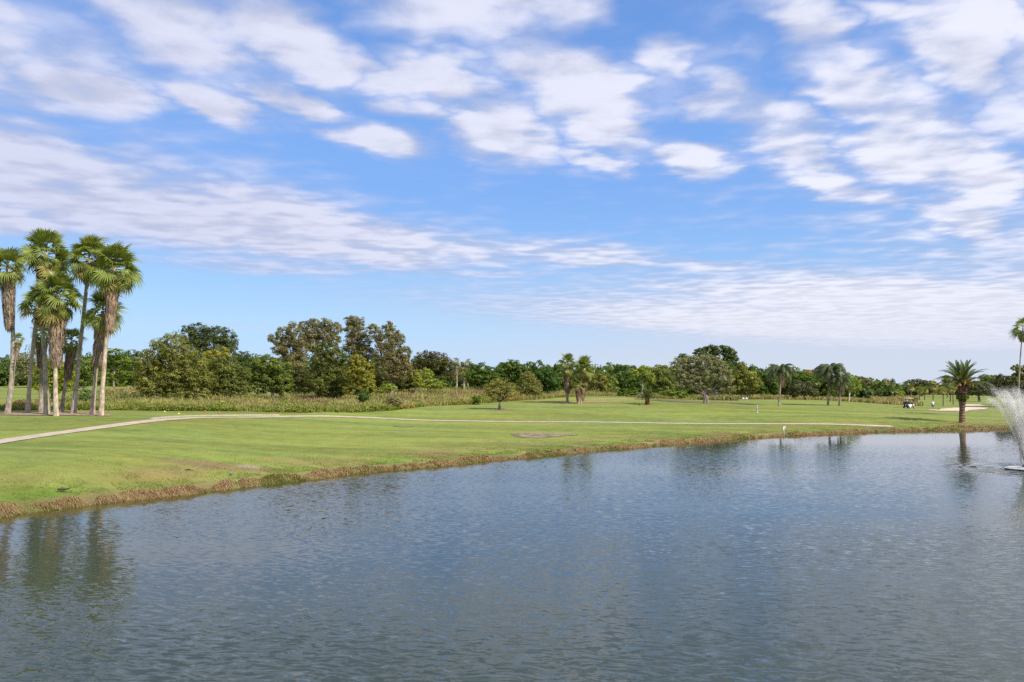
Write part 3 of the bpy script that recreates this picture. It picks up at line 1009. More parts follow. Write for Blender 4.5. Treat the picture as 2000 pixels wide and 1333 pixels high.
def rough_grass():
    rg = np.random.default_rng(15)
    n = 88000
    a = rg.uniform(_re[0, 0] + .08, _re[-1, 0], n)
    D0 = np.interp(a, _re[:, 0], _re[:, 1]); dp = np.interp(a, _re[:, 0], _re[:, 2])
    u = rg.uniform(0, 1, n) ** 1.35
    D = D0 + dp * u + rg.normal(0, .25, n)
    P = np.stack([a * D, D], 1)
    z = terrain(P)
    cl = vnoise(P, .28, 61); cl2 = vnoise(P, .9, 62)
    h = rg.uniform(.5, 1.0, n) * (.30 + .85 * cl + .4 * vnoise(P, 1.1, 67))
    tan = pick([(.50, .42, .17), (.44, .39, .15), (.54, .42, .20), (.40, .38, .12), (.50, .35, .18), (.36, .38, .10)], n, rg)
    grn = pick([(.20, .28, .045), (.25, .31, .06), (.29, .33, .075), (.15, .22, .04)], n, rg)
    front = (D - D0) < 2.6
    lefty = a < -0.1
    g = np.where(front & lefty, .62, np.where(front, .45, .30)) + (cl2 - .5) * .8
    mixk = np.clip(g + rg.normal(0, .22, n), 0, 1)[:, None]
    C = (tan * .35 + np.array([.47, .41, .155]) * .65) * (1 - mixk) + (grn * .35 + np.array([.19, .24, .045]) * .65) * mixk
    C *= (.85 + .3 * vnoise(P, 1.6, 66))[:, None]
    red = (vnoise(P, .5, 65) > .74) & ~front
    C[red] = pick([(.34, .21, .13), (.30, .20, .12)], int(red.sum()), rg)
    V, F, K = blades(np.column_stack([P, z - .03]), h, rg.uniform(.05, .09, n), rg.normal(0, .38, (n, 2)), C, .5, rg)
    link('tall_grass', mesh_np('tall_grass', V, F, K, M_GRASS), kind='stuff', label='tall tan and green rough grass behind the lawn', cat='grass')
    # leafy weeds along the front edge
    n = 46000
    a = rg.uniform(_re[0, 0] + .08, 0.03, n)
    D0 = np.interp(a, _re[:, 0], _re[:, 1])
    D = D0 + rg.uniform(-.2, 1, n) ** 1 * 3.6
    P = np.stack([a * D, D], 1)
    cl = vnoise(P, .42, 71); cl2 = vnoise(P, 1.3, 72)
    ok = cl + cl2 * .4 + rg.normal(0, .08, n) > .48 + np.clip(a + .14, 0, 1) * 1.2
    P, cl, cl2, D = P[ok], cl[ok], cl2[ok], D[ok]
    n = len(P)
    top = .12 + .95 * cl * cl2 + .35 * vnoise(P, .17, 73)
    zz = terrain(P) + top * rg.uniform(0, 1, n) ** .6
    nr = rg.normal(0, .7, (n, 3)) + np.array([0, -.5, .8]); nr /= np.linalg.norm(nr, axis=1)[:, None]
    C = pick([(.18, .25, .035), (.24, .29, .045), (.28, .32, .06), (.13, .19, .03), (.34, .32, .09)], n, rg)
    C *= (.75 + .5 * cl2)[:, None]
    brown = vnoise(P, .25, 75) > .70
    C[brown] = C[brown] * np.array([1.7, 1.05, 1.6])
    V, F, K = leaf_quads(np.column_stack([P, zz]), nr, rg.uniform(.12, .26, n), C, rg)
    link('weeds', mesh_np('weeds', V, F, K, M_LEAF), kind='stuff', label='leafy green weeds along the front of the rough', cat='weeds')
    # scattered low scrub through the rough
    n = 26000
    a = rg.uniform(_re[2, 0], _re[-2, 0], n)
    D0 = np.interp(a, _re[:, 0], _re[:, 1]); dp = np.interp(a, _re[:, 0], _re[:, 2])
    D = D0 + dp * rg.uniform(.02, 1, n)
    P = np.stack([a * D, D], 1)
    v = vnoise(P, .16, 91) * .6 + vnoise(P, .55, 92) * .5
    ok = v > .60 + np.clip(a + .2, 0, .2)
    P, v = P[ok], v[ok]; n = len(P)
    zz = terrain(P) + (.25 + 3.2 * (v - .60)) * rg.uniform(.1, 1, n) ** .6
    nr = rg.normal(0, .6, (n, 3)) + np.array([0, -.5, .8]); nr /= np.linalg.norm(nr, axis=1)[:, None]
    C = pick([(.13, .18, .035), (.17, .21, .045), (.10, .14, .03), (.20, .20, .06), (.22, .18, .08)], n, rg) * (.7 + .6 * vnoise(P, .3, 93))[:, None]
    V, F, K = leaf_quads(np.column_stack([P, zz]), nr, rg.uniform(.16, .32, n), C, rg)
    link('low_scrub', mesh_np('low_scrub', V, F, K, M_LEAF), kind='stuff', label='patches of low green scrub through the tan grass', cat='scrub')
    # thin tan strips below the far woods
    parts = []
    for (x0, x1, D0, D1, hh, m, tanness) in [(1420, 1800, 166, 182, 1.0, 8000, .7), (1700, 1790, 186, 196, 1.6, 3500, .85), (-80, 60, 222, 232, 1.4, 6000, .9),
                                            (200, 290, 128, 142, 1.1, 6000, .7), (1200, 1440, 150, 162, .8, 4500, .45)]:
        px = rg.uniform(x0, x1, m); D = rg.uniform(D0, D1, m)
        P = np.stack([(px - 1000) / 1600 * D, D], 1)
        cl = vnoise(P, .2, 81)
        C = np.where((rg.uniform(0, 1, m) < tanness)[:, None], pick([(.46, .38, .16), (.40, .33, .14), (.48, .36, .19)], m, rg), pick([(.12, .17, .04), (.16, .2, .05)], m, rg))
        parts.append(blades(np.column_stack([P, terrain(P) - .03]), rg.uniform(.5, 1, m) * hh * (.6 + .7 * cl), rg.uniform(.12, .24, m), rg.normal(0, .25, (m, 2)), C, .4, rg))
    V, F, K = cat_meshes(parts)
    link('tall_grass', mesh_np('far_tall_grass', V, F, K, M_GRASS), kind='stuff', label='pale tall grass at the foot of the far woods', cat='grass')


rough_grass()

# ------------------------------------------------------------------ broad-leaved trees
def WARM(cols, k=1.95):
    return [(c[0] * k * 1.04, c[1] * k * .98, c[2] * k * .72) for c in cols]


def crown_cloud(lobes, n, size, cols, rg, clump=0.30, dens=1.0, up=0.25, sparse=0.0, top_tint=None):
    """lobes: (centre Vector, (rx, ry, rz)); leaves sit in small clumps spread through each lobe"""
    vol = np.array([l[1][0] * l[1][1] + l[1][0] * l[1][2] for l in lobes]); vol = vol / vol.sum()
    parts = []
    allc = []
    for (c, r), share in zip(lobes, vol):
        m = int(n * share)
        if m < 20: continue
        c = np.array(c); r = np.array(r)
        nc = max(7, int(26 * dens * (m / 900) ** .6 * 1.5))
        d = rg.normal(0, 1, (nc, 3)); d /= np.linalg.norm(d, axis=1)[:, None]
        rad = rg.uniform(0.35, 1.0, nc) ** .55
        cc = d * rad[:, None]                              # unit space
        cr = clump * .88 * rg.uniform(.65, 1.35, nc)
        which = rg.integers(0, nc, m)
        ld = rg.normal(0, 1, (m, 3)); ld /= np.linalg.norm(ld, axis=1)[:, None]
        ld[:, 2] = np.abs(ld[:, 2]) * np.where(rg.uniform(0, 1, m) < .72, 1, -1)
        lr = rg.uniform(.25, 1.0, m) ** .5
        q = cc[which] + ld * (lr * cr[which])[:, None] * np.array([1, 1, .92])
        pos = c + q * r
        nr = ld * .9 + q * .5 + rg.normal(0, .28, (m, 3)) + np.array([0, 0, up])
        nr /= np.linalg.norm(nr, axis=1)[:, None]
        base = np.array(cols)
        cc_col = base[rg.integers(0, len(base), nc)] * (1 + rg.normal(0, .16, (nc, 1)))
        C = cc_col[which] * (1 + rg.normal(0, .08, (m, 1)))
        if top_tint is not None:
            k = np.clip(q[:, 2] * 1.2 + rg.normal(0, .25, m), 0, 1)[:, None]
            C = C * (1 - k) + np.array(top_tint) * k
        C = np.clip(C, .006, .8)
        parts.append(leaf_quads(pos, nr, size * rg.uniform(.7, 1.35, m), C, rg))
    return cat_meshes(parts)


def tree(name, label, D, base_px, lobes, cols, n=9000, size=.26, seed=1, trunk=.22, bark=M_BARK, cat='tree', group=None, limbs=True,
         depth=.85, clump=.30, bark_tint=(1, 1, 1), fork=.35, top_tint=None, base_y=None, dens=1.0, stems=1, limb_r=.5):
    rg = np.random.default_rng(seed)
    rnd = random.Random(seed)
    if base_y is None:
        b = at(base_px, D)
    else:
        b = W(base_px, base_y, D); b.z = tz(b.x, b.y)
    root = empty(name, b, label, cat, group)
    L = []
    for lb in lobes:
        px, py, rx, ry = lb[:4]
        dd = lb[4] if len(lb) > 4 else rnd.uniform(-.35, .35) * rx * D / FPX
        c = W(px, py, D + dd) - b
        k = D / FPX
        L.append((c, (rx * k * 1.14, min(rx, ry) * k * depth * 1.15 + .2, ry * k * 1.12)))
    V, F, K = crown_cloud(L, int(n * (1.35 if D < 150 and n > 5000 else 1.0)), size * (.98 if D < 150 else 1.13), WARM(cols), rg, clump, dens, top_tint=top_tint)
    link('crown', mesh_np(name + '_crown', V, F, K, M_LEAF), root)
    mb = MB()
    zc = max(.5, min(c.z for c, r in L))
    top = sum((c for c, r in L), Vector()) / len(L)
    fk = Vector((top.x * .5, top.y * .5, max(.4, top.z * fork)))
    for s_ in range(stems):
        off = Vector((rnd.uniform(-.5, .5), rnd.uniform(-.3, .3), 0)) * (0 if stems == 1 else 1.4)
        mb.tube([off + Vector((0, 0, -.3)), off + Vector((0, 0, .12)), off * .8 + fk * .5 + Vector((rnd.uniform(-.1, .1), 0, 0)), fk + off * .6], [trunk * 1.7, trunk * 1.25, trunk, trunk * .85], 9, bark_tint, wob=.18)
        if limbs:
            for c, r in L:
                if stems > 1 and rnd.random() < .5: continue
                e = c + Vector((rnd.uniform(-.3, .3) * r[0], rnd.uniform(-.3, .3) * r[1], .45 * r[2]))
                m1 = (fk + off * .6).lerp(e, .45) + Vector((0, 0, -.10 * (e - fk).length * rnd.uniform(.3, 1)))
                mb.tube([fk + off * .6, m1, e], [trunk * limb_r * 1.2, trunk * limb_r * .8, trunk * .12], 6, bark_tint, wob=.1)
                for q in range(3):
                    e2 = c + Vector((rnd.uniform(-.8, .8) * r[0], rnd.uniform(-.8, .8) * r[1], rnd.uniform(-.3, .8) * r[2]))
                    mb.tube([m1, m1.lerp(e2, .5) + Vector((0, 0, .1)), e2], [trunk * limb_r * .6, trunk * limb_r * .4, .02], 5, bark_tint)
    link('trunk', mb.mesh(name + '_trunk', bark), root)
    return root


G_DARK = [(.045, .075, .020), (.055, .09, .022), (.038, .062, .018), (.07, .10, .03)]
G_MID = [(.075, .11, .025), (.09, .125, .03), (.06, .095, .022), (.11, .14, .035)]
G_OLIVE = [(.105, .12, .030), (.13, .145, .038), (.085, .10, .026), (.15, .155, .045)]
G_YEL = [(.16, .175, .030), (.19, .19, .035), (.13, .15, .03)]
G_BROWN = [(.135, .118, .06), (.12, .118, .055), (.15, .128, .075), (.10, .11, .05), (.115, .098, .055), (.105, .115, .05)]
G_GREY = [(.135, .15, .095), (.155, .165, .11), (.11, .125, .075), (.17, .175, .12)]
G_BRIGHT = [(.048, .088, .014), (.06, .105, .017), (.042, .072, .013), (.08, .125, .024)]

# --- left
tree('cypress_tree', 'bright yellow-green conifer seen between the trunks of the tall palm clump', 112, 101, [(100, 716, 20, 22), (88, 735, 26, 20), (118, 738, 24, 22), (100, 752, 36, 16), (125, 757, 20, 12)], [(.13, .17, .02), (.17, .19, .02), (.09, .13, .015)], 9000, .2, 11, .2)
tree('oak_tree', 'grey-green oak behind the left palm trunks beside the bright conifer', 185, 65, [(62, 700, 26, 20), (48, 718, 24, 22), (82, 715, 22, 22), (66, 732, 30, 14)], G_GREY, 6500, .34, 12, .25)
tree('broadleaf_tree', 'dark round tree between the right-hand palm trunks', 160, 165, [(160, 712, 24, 22), (172, 735, 24, 18), (150, 740, 22, 16)], G_MID, 6000, .3, 13, .22)
tree('pine_tree', 'loose-crowned pine with a pale bare trunk right of the palms', 150, 222, [(222, 692, 22, 10), (208, 705, 16, 9), (240, 708, 20, 10), (225, 720, 24, 9), (210, 735, 16, 7), (245, 733, 18, 8)], [(.085, .13, .02), (.11, .15, .025), (.07, .11, .02)], 8500, .22, 14, .16, bark_tint=(1.3, 1.25, 1.2), fork=.8, limb_r=.35)
tree('broadleaf_tree', 'dark tree filling the gap between the pine and the big olive tree', 165, 262, [(255, 705, 22, 20), (268, 725, 20, 22), (250, 738, 18, 12)], G_DARK, 5500, .3, 15, .2)
tree('olive_green_tree', 'largest rounded olive-green tree, spreading to the ground left of centre wood', 108, 325,
     [(338, 678, 26, 26), (308, 690, 24, 24), (285, 712, 18, 24), (345, 705, 38, 26), (300, 735, 34, 24), (375, 712, 28, 26), (345, 742, 40, 22), (385, 742, 30, 22), (300, 757, 32, 14), (350, 768, 34, 14), (385, 770, 26, 12)],
     G_OLIVE, 26000, .21, 16, .3, clump=.26)
tree('olive_green_tree', 'lower olive tree leaning out in front, right of the largest olive tree', 112, 430, [(440, 715, 26, 22), (425, 740, 30, 22), (460, 738, 26, 22), (445, 760, 30, 15), (408, 765, 20, 12), (475, 762, 18, 12)], [(.09, .11, .03), (.11, .13, .035), (.075, .095, .028)], 15000, .21, 17, .25, clump=.26)
tree('flowering_tree', 'small tree with a bright yellow top among the olive trees', 126, 425, [(415, 692, 16, 9), (432, 690, 18, 11), (425, 705, 24, 14)], [(.24, .23, .025), (.20, .20, .025), (.13, .14, .025)], 4500, .2, 18, .15)
tree('tall_dark_tree', 'tall dark blue-green tree rising behind the yellow-topped tree', 158, 405, [(372, 655, 20, 18), (392, 650, 20, 17), (425, 655, 20, 18), (446, 664, 16, 16), (410, 675, 36, 20), (385, 680, 26, 20), (448, 684, 16, 20)], [(.05, .07, .03), (.065, .085, .038), (.045, .06, .028)], 15000, .27, 19, .3)
tree('broadleaf_tree', 'dark narrow tree between the two olive domes and the brown trees', 135, 478, [(472, 698, 14, 12), (480, 715, 18, 20), (468, 735, 18, 20)], G_DARK, 5000, .25, 20, .2)
tree('green_dome_tree', 'mid-green rounded dome tree left of the tall brown trees', 115, 535, [(525, 712, 26, 18), (545, 725, 24, 20), (510, 730, 22, 20), (535, 745, 32, 18), (508, 755, 22, 14), (550, 757, 20, 14)], G_MID, 17000, .21, 21, .25, clump=.26)
# --- brown, feathery trees
tree('brown_foliage_tree', 'brown feathery tree with stepped tufts, leftmost of the tall brown trees', 142, 580,
     [(534, 661, 10, 9), (552, 652, 12, 12), (573, 645, 13, 14), (560, 668, 16, 13), (580, 665, 15, 14), (545, 680, 14, 14), (568, 688, 18, 14), (590, 682, 14, 16), (575, 708, 20, 16), (575, 730, 20, 16)],
     G_BROWN, 15000, .22, 31, .22, bark_tint=(1.3, 1.2, 1.1), clump=.33, fork=.5)
tree('brown_foliage_tree', 'brown feathery tree with three rounded tops, second of the tall brown trees', 146, 625,
     [(593, 637, 10, 9), (613, 633, 12, 10), (635, 635, 12, 12), (655, 644, 11, 13), (608, 652, 16, 13), (634, 655, 16, 13), (652, 665, 13, 14), (612, 672, 14, 14), (598, 664, 12, 12)],
     G_BROWN, 13000, .22, 32, .22, bark_tint=(1.3, 1.2, 1.1), clump=.33, fork=.5)
tree('brown_foliage_tree', 'tallest brown feathery tree, its square top highest in the wood', 140, 700,
     [(684, 628, 11, 10), (698, 629, 13, 11), (688, 645, 15, 13), (703, 650, 15, 13), (692, 665, 18, 14), (712, 668, 14, 14), (690, 685, 20, 15), (712, 690, 18, 14), (700, 710, 24, 18), (700, 735, 22, 18)],
     G_BROWN, 16000, .22, 33, .25, bark_tint=(1.4, 1.3, 1.2), clump=.33, fork=.5)
tree('brown_foliage_tree', 'brown feathery tree with a sloping right side, rightmost of the tall brown trees', 138, 768,
     [(728, 643, 11, 10), (740, 655, 13, 12), (758, 638, 11, 10), (768, 652, 13, 13), (780, 662, 11, 10), (752, 668, 18, 14), (775, 682, 16, 14), (748, 692, 20, 15), (790, 690, 12, 12), (765, 705, 22, 16), (790, 712, 15, 15), (752, 722, 22, 16), (780, 732, 20, 14), (800, 728, 10, 12)],
     G_BROWN, 20000, .22, 34, .25, bark_tint=(1.5, 1.4, 1.3), clump=.33, fork=.3, stems=2)
tree('dense_green_tree', 'dense dark green tree standing in front of the tall brown trees', 118, 645, [(640, 684, 18, 14), (655, 698, 20, 18), (628, 700, 18, 20), (642, 722, 32, 22), (628, 745, 26, 22), (655, 748, 24, 22), (640, 766, 32, 12)], [(.075, .09, .022), (.09, .11, .028), (.06, .075, .02)], 19000, .21, 35, .3, clump=.26)
tree('yellow_green_tree', 'yellow-green domed tree beside the dense dark green tree', 115, 706, [(698, 706, 15, 12), (710, 720, 18, 15), (692, 728, 16, 18), (708, 742, 22, 17), (695, 760, 24, 12), (718, 758, 14, 12)], [(.15, .155, .028), (.175, .175, .033), (.12, .13, .025)], 13000, .2, 36, .2, clump=.28)
tree('rusty_dome_tree', 'dark domed tree with a rusty brown top right of the brown trees', 158, 848, [(832, 702, 22, 16), (855, 706, 24, 18), (872, 716, 16, 15), (838, 720, 30, 18), (868, 735, 22, 15), (822, 730, 16, 18)], [(.06, .075, .025), (.075, .085, .03)], 12000, .25, 37, .25, top_tint=(.14, .085, .05))
tree('pale_green_shrub', 'pale green leafy shrub at the foot of the rusty domed tree', 140, 832, [(830, 732, 13, 12), (838, 748, 20, 9), (852, 752, 18, 8)], [(.14, .19, .04), (.17, .21, .05)], 4500, .2, 38, .1, cat='shrub')
tree('bright_green_bush', 'glossy dark green round bush left of the paired little palms', 146, 862, [(860, 742, 12, 8), (800, 745, 18, 8)], G_BRIGHT, 3000, .2, 39, .1, cat='bush')
tree('broadleaf_tree', 'grey-green tree peeping over the wood behind the two little palms', 185, 914, [(912, 712, 12, 9), (922, 722, 14, 12), (905, 728, 14, 12)], G_GREY, 3500, .3, 40, .18)
tree('glossy_green_tree', 'glossy deep green dome, leftmost of three over the tan grass', 150, 942, [(940, 722, 20, 12), (928, 735, 20, 14), (955, 738, 18, 14), (940, 745, 26, 9)], G_BRIGHT, 8000, .24, 41, .2)
tree('glossy_green_tree', 'glossy deep green tree with a pointed top, second of the green domes', 156, 998, [(985, 716, 10, 8), (1000, 717, 16, 12), (1015, 724, 13, 12), (980, 728, 14, 14), (1000, 738, 24, 14)], G_BRIGHT, 9000, .25, 42, .2)
tree('glossy_green_tree', 'dark glossy tree low behind the grass, left of the fan palm pair', 136, 1065, [(1060, 732, 22, 12), (1048, 745, 18, 14), (1078, 748, 16, 16), (1062, 760, 24, 10)], [(.035, .075, .014), (.045, .095, .018), (.03, .06, .012)], 10000, .22, 43, .2)
tree('olive_bush', 'soft olive-grey bush between the lone small tree and the dark glossy tree', 128, 1034, [(1030, 738, 14, 10), (1038, 752, 18, 13), (1024, 758, 14, 12), (1045, 764, 14, 8)], [(.12, .13, .045), (.14, .15, .055)], 6500, .18, 44, .12, cat='bush')
tree('broadleaf_tree', 'olive tree half hidden behind the right-hand fan palm', 150, 1172, [(1168, 742, 16, 15), (1180, 755, 12, 12), (1160, 760, 12, 10)], G_OLIVE, 5000, .24, 45, .16)
tree('small_lawn_tree', 'lone small feathery tree on the open lawn before the tan grass', 103.5, 976,
     [(975, 748, 16, 9), (960, 758, 16, 10), (992, 757, 16, 10), (976, 762, 20, 11), (952, 770, 10, 9), (1000, 770, 11, 9), (968, 775, 14, 7), (990, 777, 10, 6)],
     [(.15, .155, .05), (.18, .175, .06), (.12, .13, .045)], 5600, .13, 46, .15, bark_tint=(.6, .55, .5), fork=.42, base_y=801)
# --- centre right
tree('umbrella_tree', 'yellow-green flat-crowned tree on a thin pale trunk left of the big oak', 152, 1252, [(1240, 730, 12, 9), (1258, 726, 16, 10), (1268, 736, 10, 8), (1272, 744, 8, 5)], [(.13, .18, .03), (.16, .20, .035)], 4500, .2, 51, .13, bark_tint=(1.7, 1.6, 1.5), fork=.85, limb_r=.4)
tree('broadleaf_tree', 'pale olive tree between the flat-crowned tree and the big oak', 160, 1292, [(1288, 725, 18, 12), (1300, 738, 16, 14), (1280, 745, 16, 13), (1300, 758, 18, 11)], [(.11, .14, .04), (.135, .16, .05)], 7000, .25, 52, .18)
tree('bright_green_bush', 'low broad-leaved green bush at the shaded foot left of the oak', 140, 1318, [(1305, 768, 16, 6), (1328, 771, 15, 6)], [(.09, .14, .03), (.12, .17, .04)], 3500, .2, 53, .08, cat='bush', limbs=False)
tree('bright_green_bush', 'bright green bush on the crest right of the fan palm pair', 140, 1224, [(1222, 765, 9, 6), (1235, 768, 10, 5), (1212, 770, 8, 4)], G_BRIGHT, 2600, .2, 54, .08, cat='bush', limbs=False)
tree('dark_oak', 'dark green crown rising behind the grey-green spreading oak', 165, 1398, [(1368, 690, 12, 9), (1386, 685, 14, 10), (1408, 684, 15, 9), (1425, 692, 14, 12), (1400, 700, 28, 16), (1430, 706, 11, 12), (1335, 703, 14, 9), (1422, 722, 14, 14)], G_DARK, 14000, .27, 55, .3)
tree('spreading_oak', 'big spreading grey-green oak with forked trunk on the far lawn', 121, 1372,
     [(1330, 712, 20, 12), (1352, 708, 22, 13), (1380, 706, 24, 12), (1402, 718, 20, 14), (1325, 728, 18, 14), (1350, 728, 24, 16), (1385, 732, 26, 18), (1415, 738, 17, 16), (1332, 748, 15, 12), (1358, 748, 20, 14), (1412, 757, 18, 11), (1390, 752, 18, 13), (1428, 762, 10, 7)],
     G_GREY, 26000, .17, 56, .26, base_y=788.5, fork=.30, stems=2, clump=.24, bark_tint=(1.1, 1.1, 1.05), limb_r=.6)
tree('yellow_green_tree', 'yellow-green leafy tree just right of the spreading oak', 168, 1460, [(1448, 716, 10, 8), (1442, 732, 16, 14), (1462, 738, 16, 14), (1475, 752, 14, 12), (1455, 758, 20, 12), (1438, 752, 14, 14)], [(.10, .12, .035), (.15, .165, .045), (.18, .19, .06)], 10000, .25, 57, .2)
tree('grey_bush', 'dark grey-green low tree right of the tall queen palm', 158, 1572, [(1560, 758, 14, 12), (1578, 760, 15, 12), (1550, 768, 12, 8), (1590, 768, 10, 8)], [(.07, .075, .045), (.085, .09, .05), (.055, .06, .035)], 6500, .22, 58, .14)
tree('glossy_green_tree', 'bright green rounded mass directly left of the tall queen palm', 200, 1490, [(1480, 738, 18, 12), (1500, 742, 16, 14), (1512, 752, 12, 12)], G_BRIGHT, 6500, .3, 59, .2)
tree('glossy_green_tree', 'bright green mass between the tall queen palm and the droopy pair', 205, 1572, [(1558, 740, 16, 12), (1578, 742, 18, 12), (1595, 750, 12, 12)], G_BRIGHT, 6500, .3, 60, .2)
tree('leafless_tree', 'pinkish grey nearly bare crown above the wood left of the drooping palms', 215, 1590, [(1586, 728, 16, 6), (1602, 724, 12, 5)], [(.26, .20, .17), (.22, .17, .15)], 1900, .22, 61, .14)
tree('pale_trunk_tree', 'light green tree with a forked white trunk right of the drooping palms', 160, 1657, [(1655, 740, 11, 7), (1668, 743, 11, 8), (1650, 755, 11, 8), (1672, 757, 10, 7), (1660, 750, 14, 9)], [(.11, .17, .03), (.15, .20, .045)], 3800, .19, 62, .13, bark_tint=(2.1, 2.0, 1.85), fork=.5)
tree('grey_crown_tree', 'greyish tree crown poking over the wood beyond the white-trunked tree', 220, 1690, [(1682, 742, 12, 6), (1695, 748, 10, 6)], [(.16, .14, .10), (.12, .12, .08)], 1900, .26, 63, .14)
tree('broadleaf_tree', 'dark rounded oak behind the far cabbage palms at the end of the wood', 255, 1800, [(1790, 750, 22, 8), (1812, 752, 18, 8), (1800, 760, 30, 9), (1780, 765, 15, 8)], [(.06, .075, .04), (.075, .09, .05)], 8000, .36, 64, .3)
tree('broadleaf_tree', 'pale green tree directly behind the big date palm crown', 240, 1850, [(1850, 742, 9, 8), (1858, 752, 12, 9), (1845, 758, 10, 8)], [(.12, .15, .06), (.15, .17, .08)], 4000, .32, 65, .2)
tree('dark_oak', 'dark oak with low crown right of the big date palm', 205, 1912, [(1900, 758, 20, 12), (1918, 760, 18, 12), (1930, 752, 14, 12), (1890, 766, 14, 7)], [(.05, .062, .03), (.065, .075, .038)], 8500, .3, 66, .3, fork=.45)
tree('broadleaf_tree', 'bright flat-topped green tree beyond the dark oaks on the right', 240, 1938, [(1930, 738, 15, 6), (1945, 740, 12, 6), (1935, 748, 18, 8)], [(.08, .13, .03), (.06, .1, .025)], 4500, .32, 67, .25)
tree('dark_oak', 'broad dark oak behind the fountain spray', 165, 1968, [(1958, 745, 16, 12), (1975, 750, 20, 14), (1990, 760, 16, 12), (1955, 764, 20, 12), (1975, 770, 24, 9)], [(.05, .06, .028), (.06, .07, .033)], 12000, .26, 68, .3, fork=.4)
tree('broadleaf_tree', 'olive tree with a tufted top behind the tall thin palm at right', 175, 1995, [(1985, 720, 9, 7), (1998, 728, 14, 12), (2015, 725, 14, 12), (1990, 740, 16, 10), (2010, 748, 22, 14)], G_OLIVE, 8500, .26, 69, .25)
tree('shaded_tree', 'dark shaded tree low between the green dome and the dense dark tree', 136, 590, [(585, 735, 20, 16), (605, 742, 18, 18), (592, 758, 26, 12)], [(.05, .055, .02), (.06, .065, .025)], 8000, .24, 82, .2)
tree('shaded_tree', 'dark green tree filling the foot of the rightmost brown tree', 144, 778, [(740, 745, 18, 14), (765, 748, 20, 14), (790, 748, 22, 14), (812, 742, 14, 12)], [(.06, .075, .022), (.075, .085, .03)], 8000, .25, 83, .2)
tree('leafy_shrub', 'yellow-green leafy shrub right of the foot of the rightmost brown tree', 138, 812, [(808, 733, 12, 10), (815, 748, 12, 8)], [(.15, .17, .035), (.17, .19, .04)], 3500, .2, 84, .1, cat='shrub')
# shrubs in the rough
tree('dark_shrub', 'small dark green round shrub at the edge of the rough left of the lone tree', 113.5, 932, [(932, 779, 8, 7), (931, 786, 9, 5)], G_BRIGHT, 1800, .14, 71, .05, cat='shrub', limbs=False)
tree('dark_shrub', 'small dark green shrub at the feet of the yellow-green dome', 104, 712, [(712, 772, 10, 7), (709, 780, 10, 5)], [(.05, .11, .02), (.04, .085, .018)], 2200, .14, 72, .05, cat='shrub', limbs=False)
tree('grey_shrub', 'twiggy greyish shrub in the tall grass right of the dark little shrub', 101, 770, [(766, 782, 13, 8), (776, 786, 11, 6)], [(.16, .145, .085), (.13, .12, .07)], 2400, .13, 73, .05, cat='shrub')
tree('pale_green_shrub', 'rounded pale green shrub in the rough below the tall brown trees', 118, 758, [(757, 757, 14, 7), (742, 764, 10, 5), (768, 760, 8, 6)], [(.14, .19, .04), (.17, .2, .05)], 2800, .16, 74, .06, cat='shrub', limbs=False)
tree('small_conifer', 'little blue-green sapling in the rough right of the palm clump', 96, 165, [(165, 768, 9, 8), (168, 778, 11, 8)], [(.07, .12, .04), (.09, .14, .05)], 1900, .13, 75, .05, cat='sapling')


def far_wood():
    """the wood behind everything: one mass"""
    rg = np.random.default_rng(77)
    tp = np.array([(-400, 700), (0, 699), (60, 702), (130, 704), (250, 702), (330, 700), (480, 697), (520, 700), (700, 700), (850, 702), (920, 724), (960, 720), (1000, 712), (1050, 709),
                   (1090, 714), (1150, 717), (1200, 713), (1230, 715), (1280, 719), (1320, 718), (1400, 712), (1480, 719), (1530, 721), (1560, 724), (1620, 724), (1680, 740), (1740, 750), (1780, 752), (1850, 757),
                   (1900, 752), (1960, 745), (2100, 735), (2400, 735)])
    parts = []
    for row, (D, sink) in enumerate([(228, 0), (262, -2), (205, 14), (300, 12)]):
        px = -380.0
        while px < 2380:
            if row == 2 and not (930 < px < 1760 or px < 270):
                px += 20; continue
            if 1765 < px < 1890 and row != 1:
                px += 20; continue
            top = np.interp(px, tp[:, 0], tp[:, 1]) + rg.uniform(-3.5, 5) + sink
            Dd = D + rg.uniform(-8, 8)
            if px > 1760: Dd += 60
            rx = rg.uniform(13, 24)
            bot = 775
            k = Dd / FPX
            lobes = []
            y = top + 7
            while y < bot - 4:
                r2 = rg.uniform(9, 15)
                lobes.append((W(px + rg.uniform(-8, 8), y + r2 * .3, Dd + rg.uniform(-2, 2)), (rx * k * rg.uniform(.8, 1.1), rx * k * .8, r2 * k)))
                y += r2 * 1.1
            if px < 200: cols = [G_DARK, G_MID][rg.integers(0, 2)]
            elif px < 1180: cols = [G_DARK, G_BRIGHT, G_MID][rg.integers(0, 3)]
            else: cols = [G_BRIGHT, G_DARK, G_BRIGHT, [(.08, .12, .022), (.10, .14, .03)]][rg.integers(0, 4)]
            if lobes: parts.append(crown_cloud(lobes, 760, .74, WARM(cols, 1.6), rg, .42, .8))
            px += rx * 1.05
    V, F, K = cat_meshes(parts)
    print('wood leaves', len(F))
    link('distant_wood', mesh_np('distant_wood', V, F, K, M_LEAF), kind='stuff', label='mixed green wood closing the view behind the course', cat='wood')


far_wood()

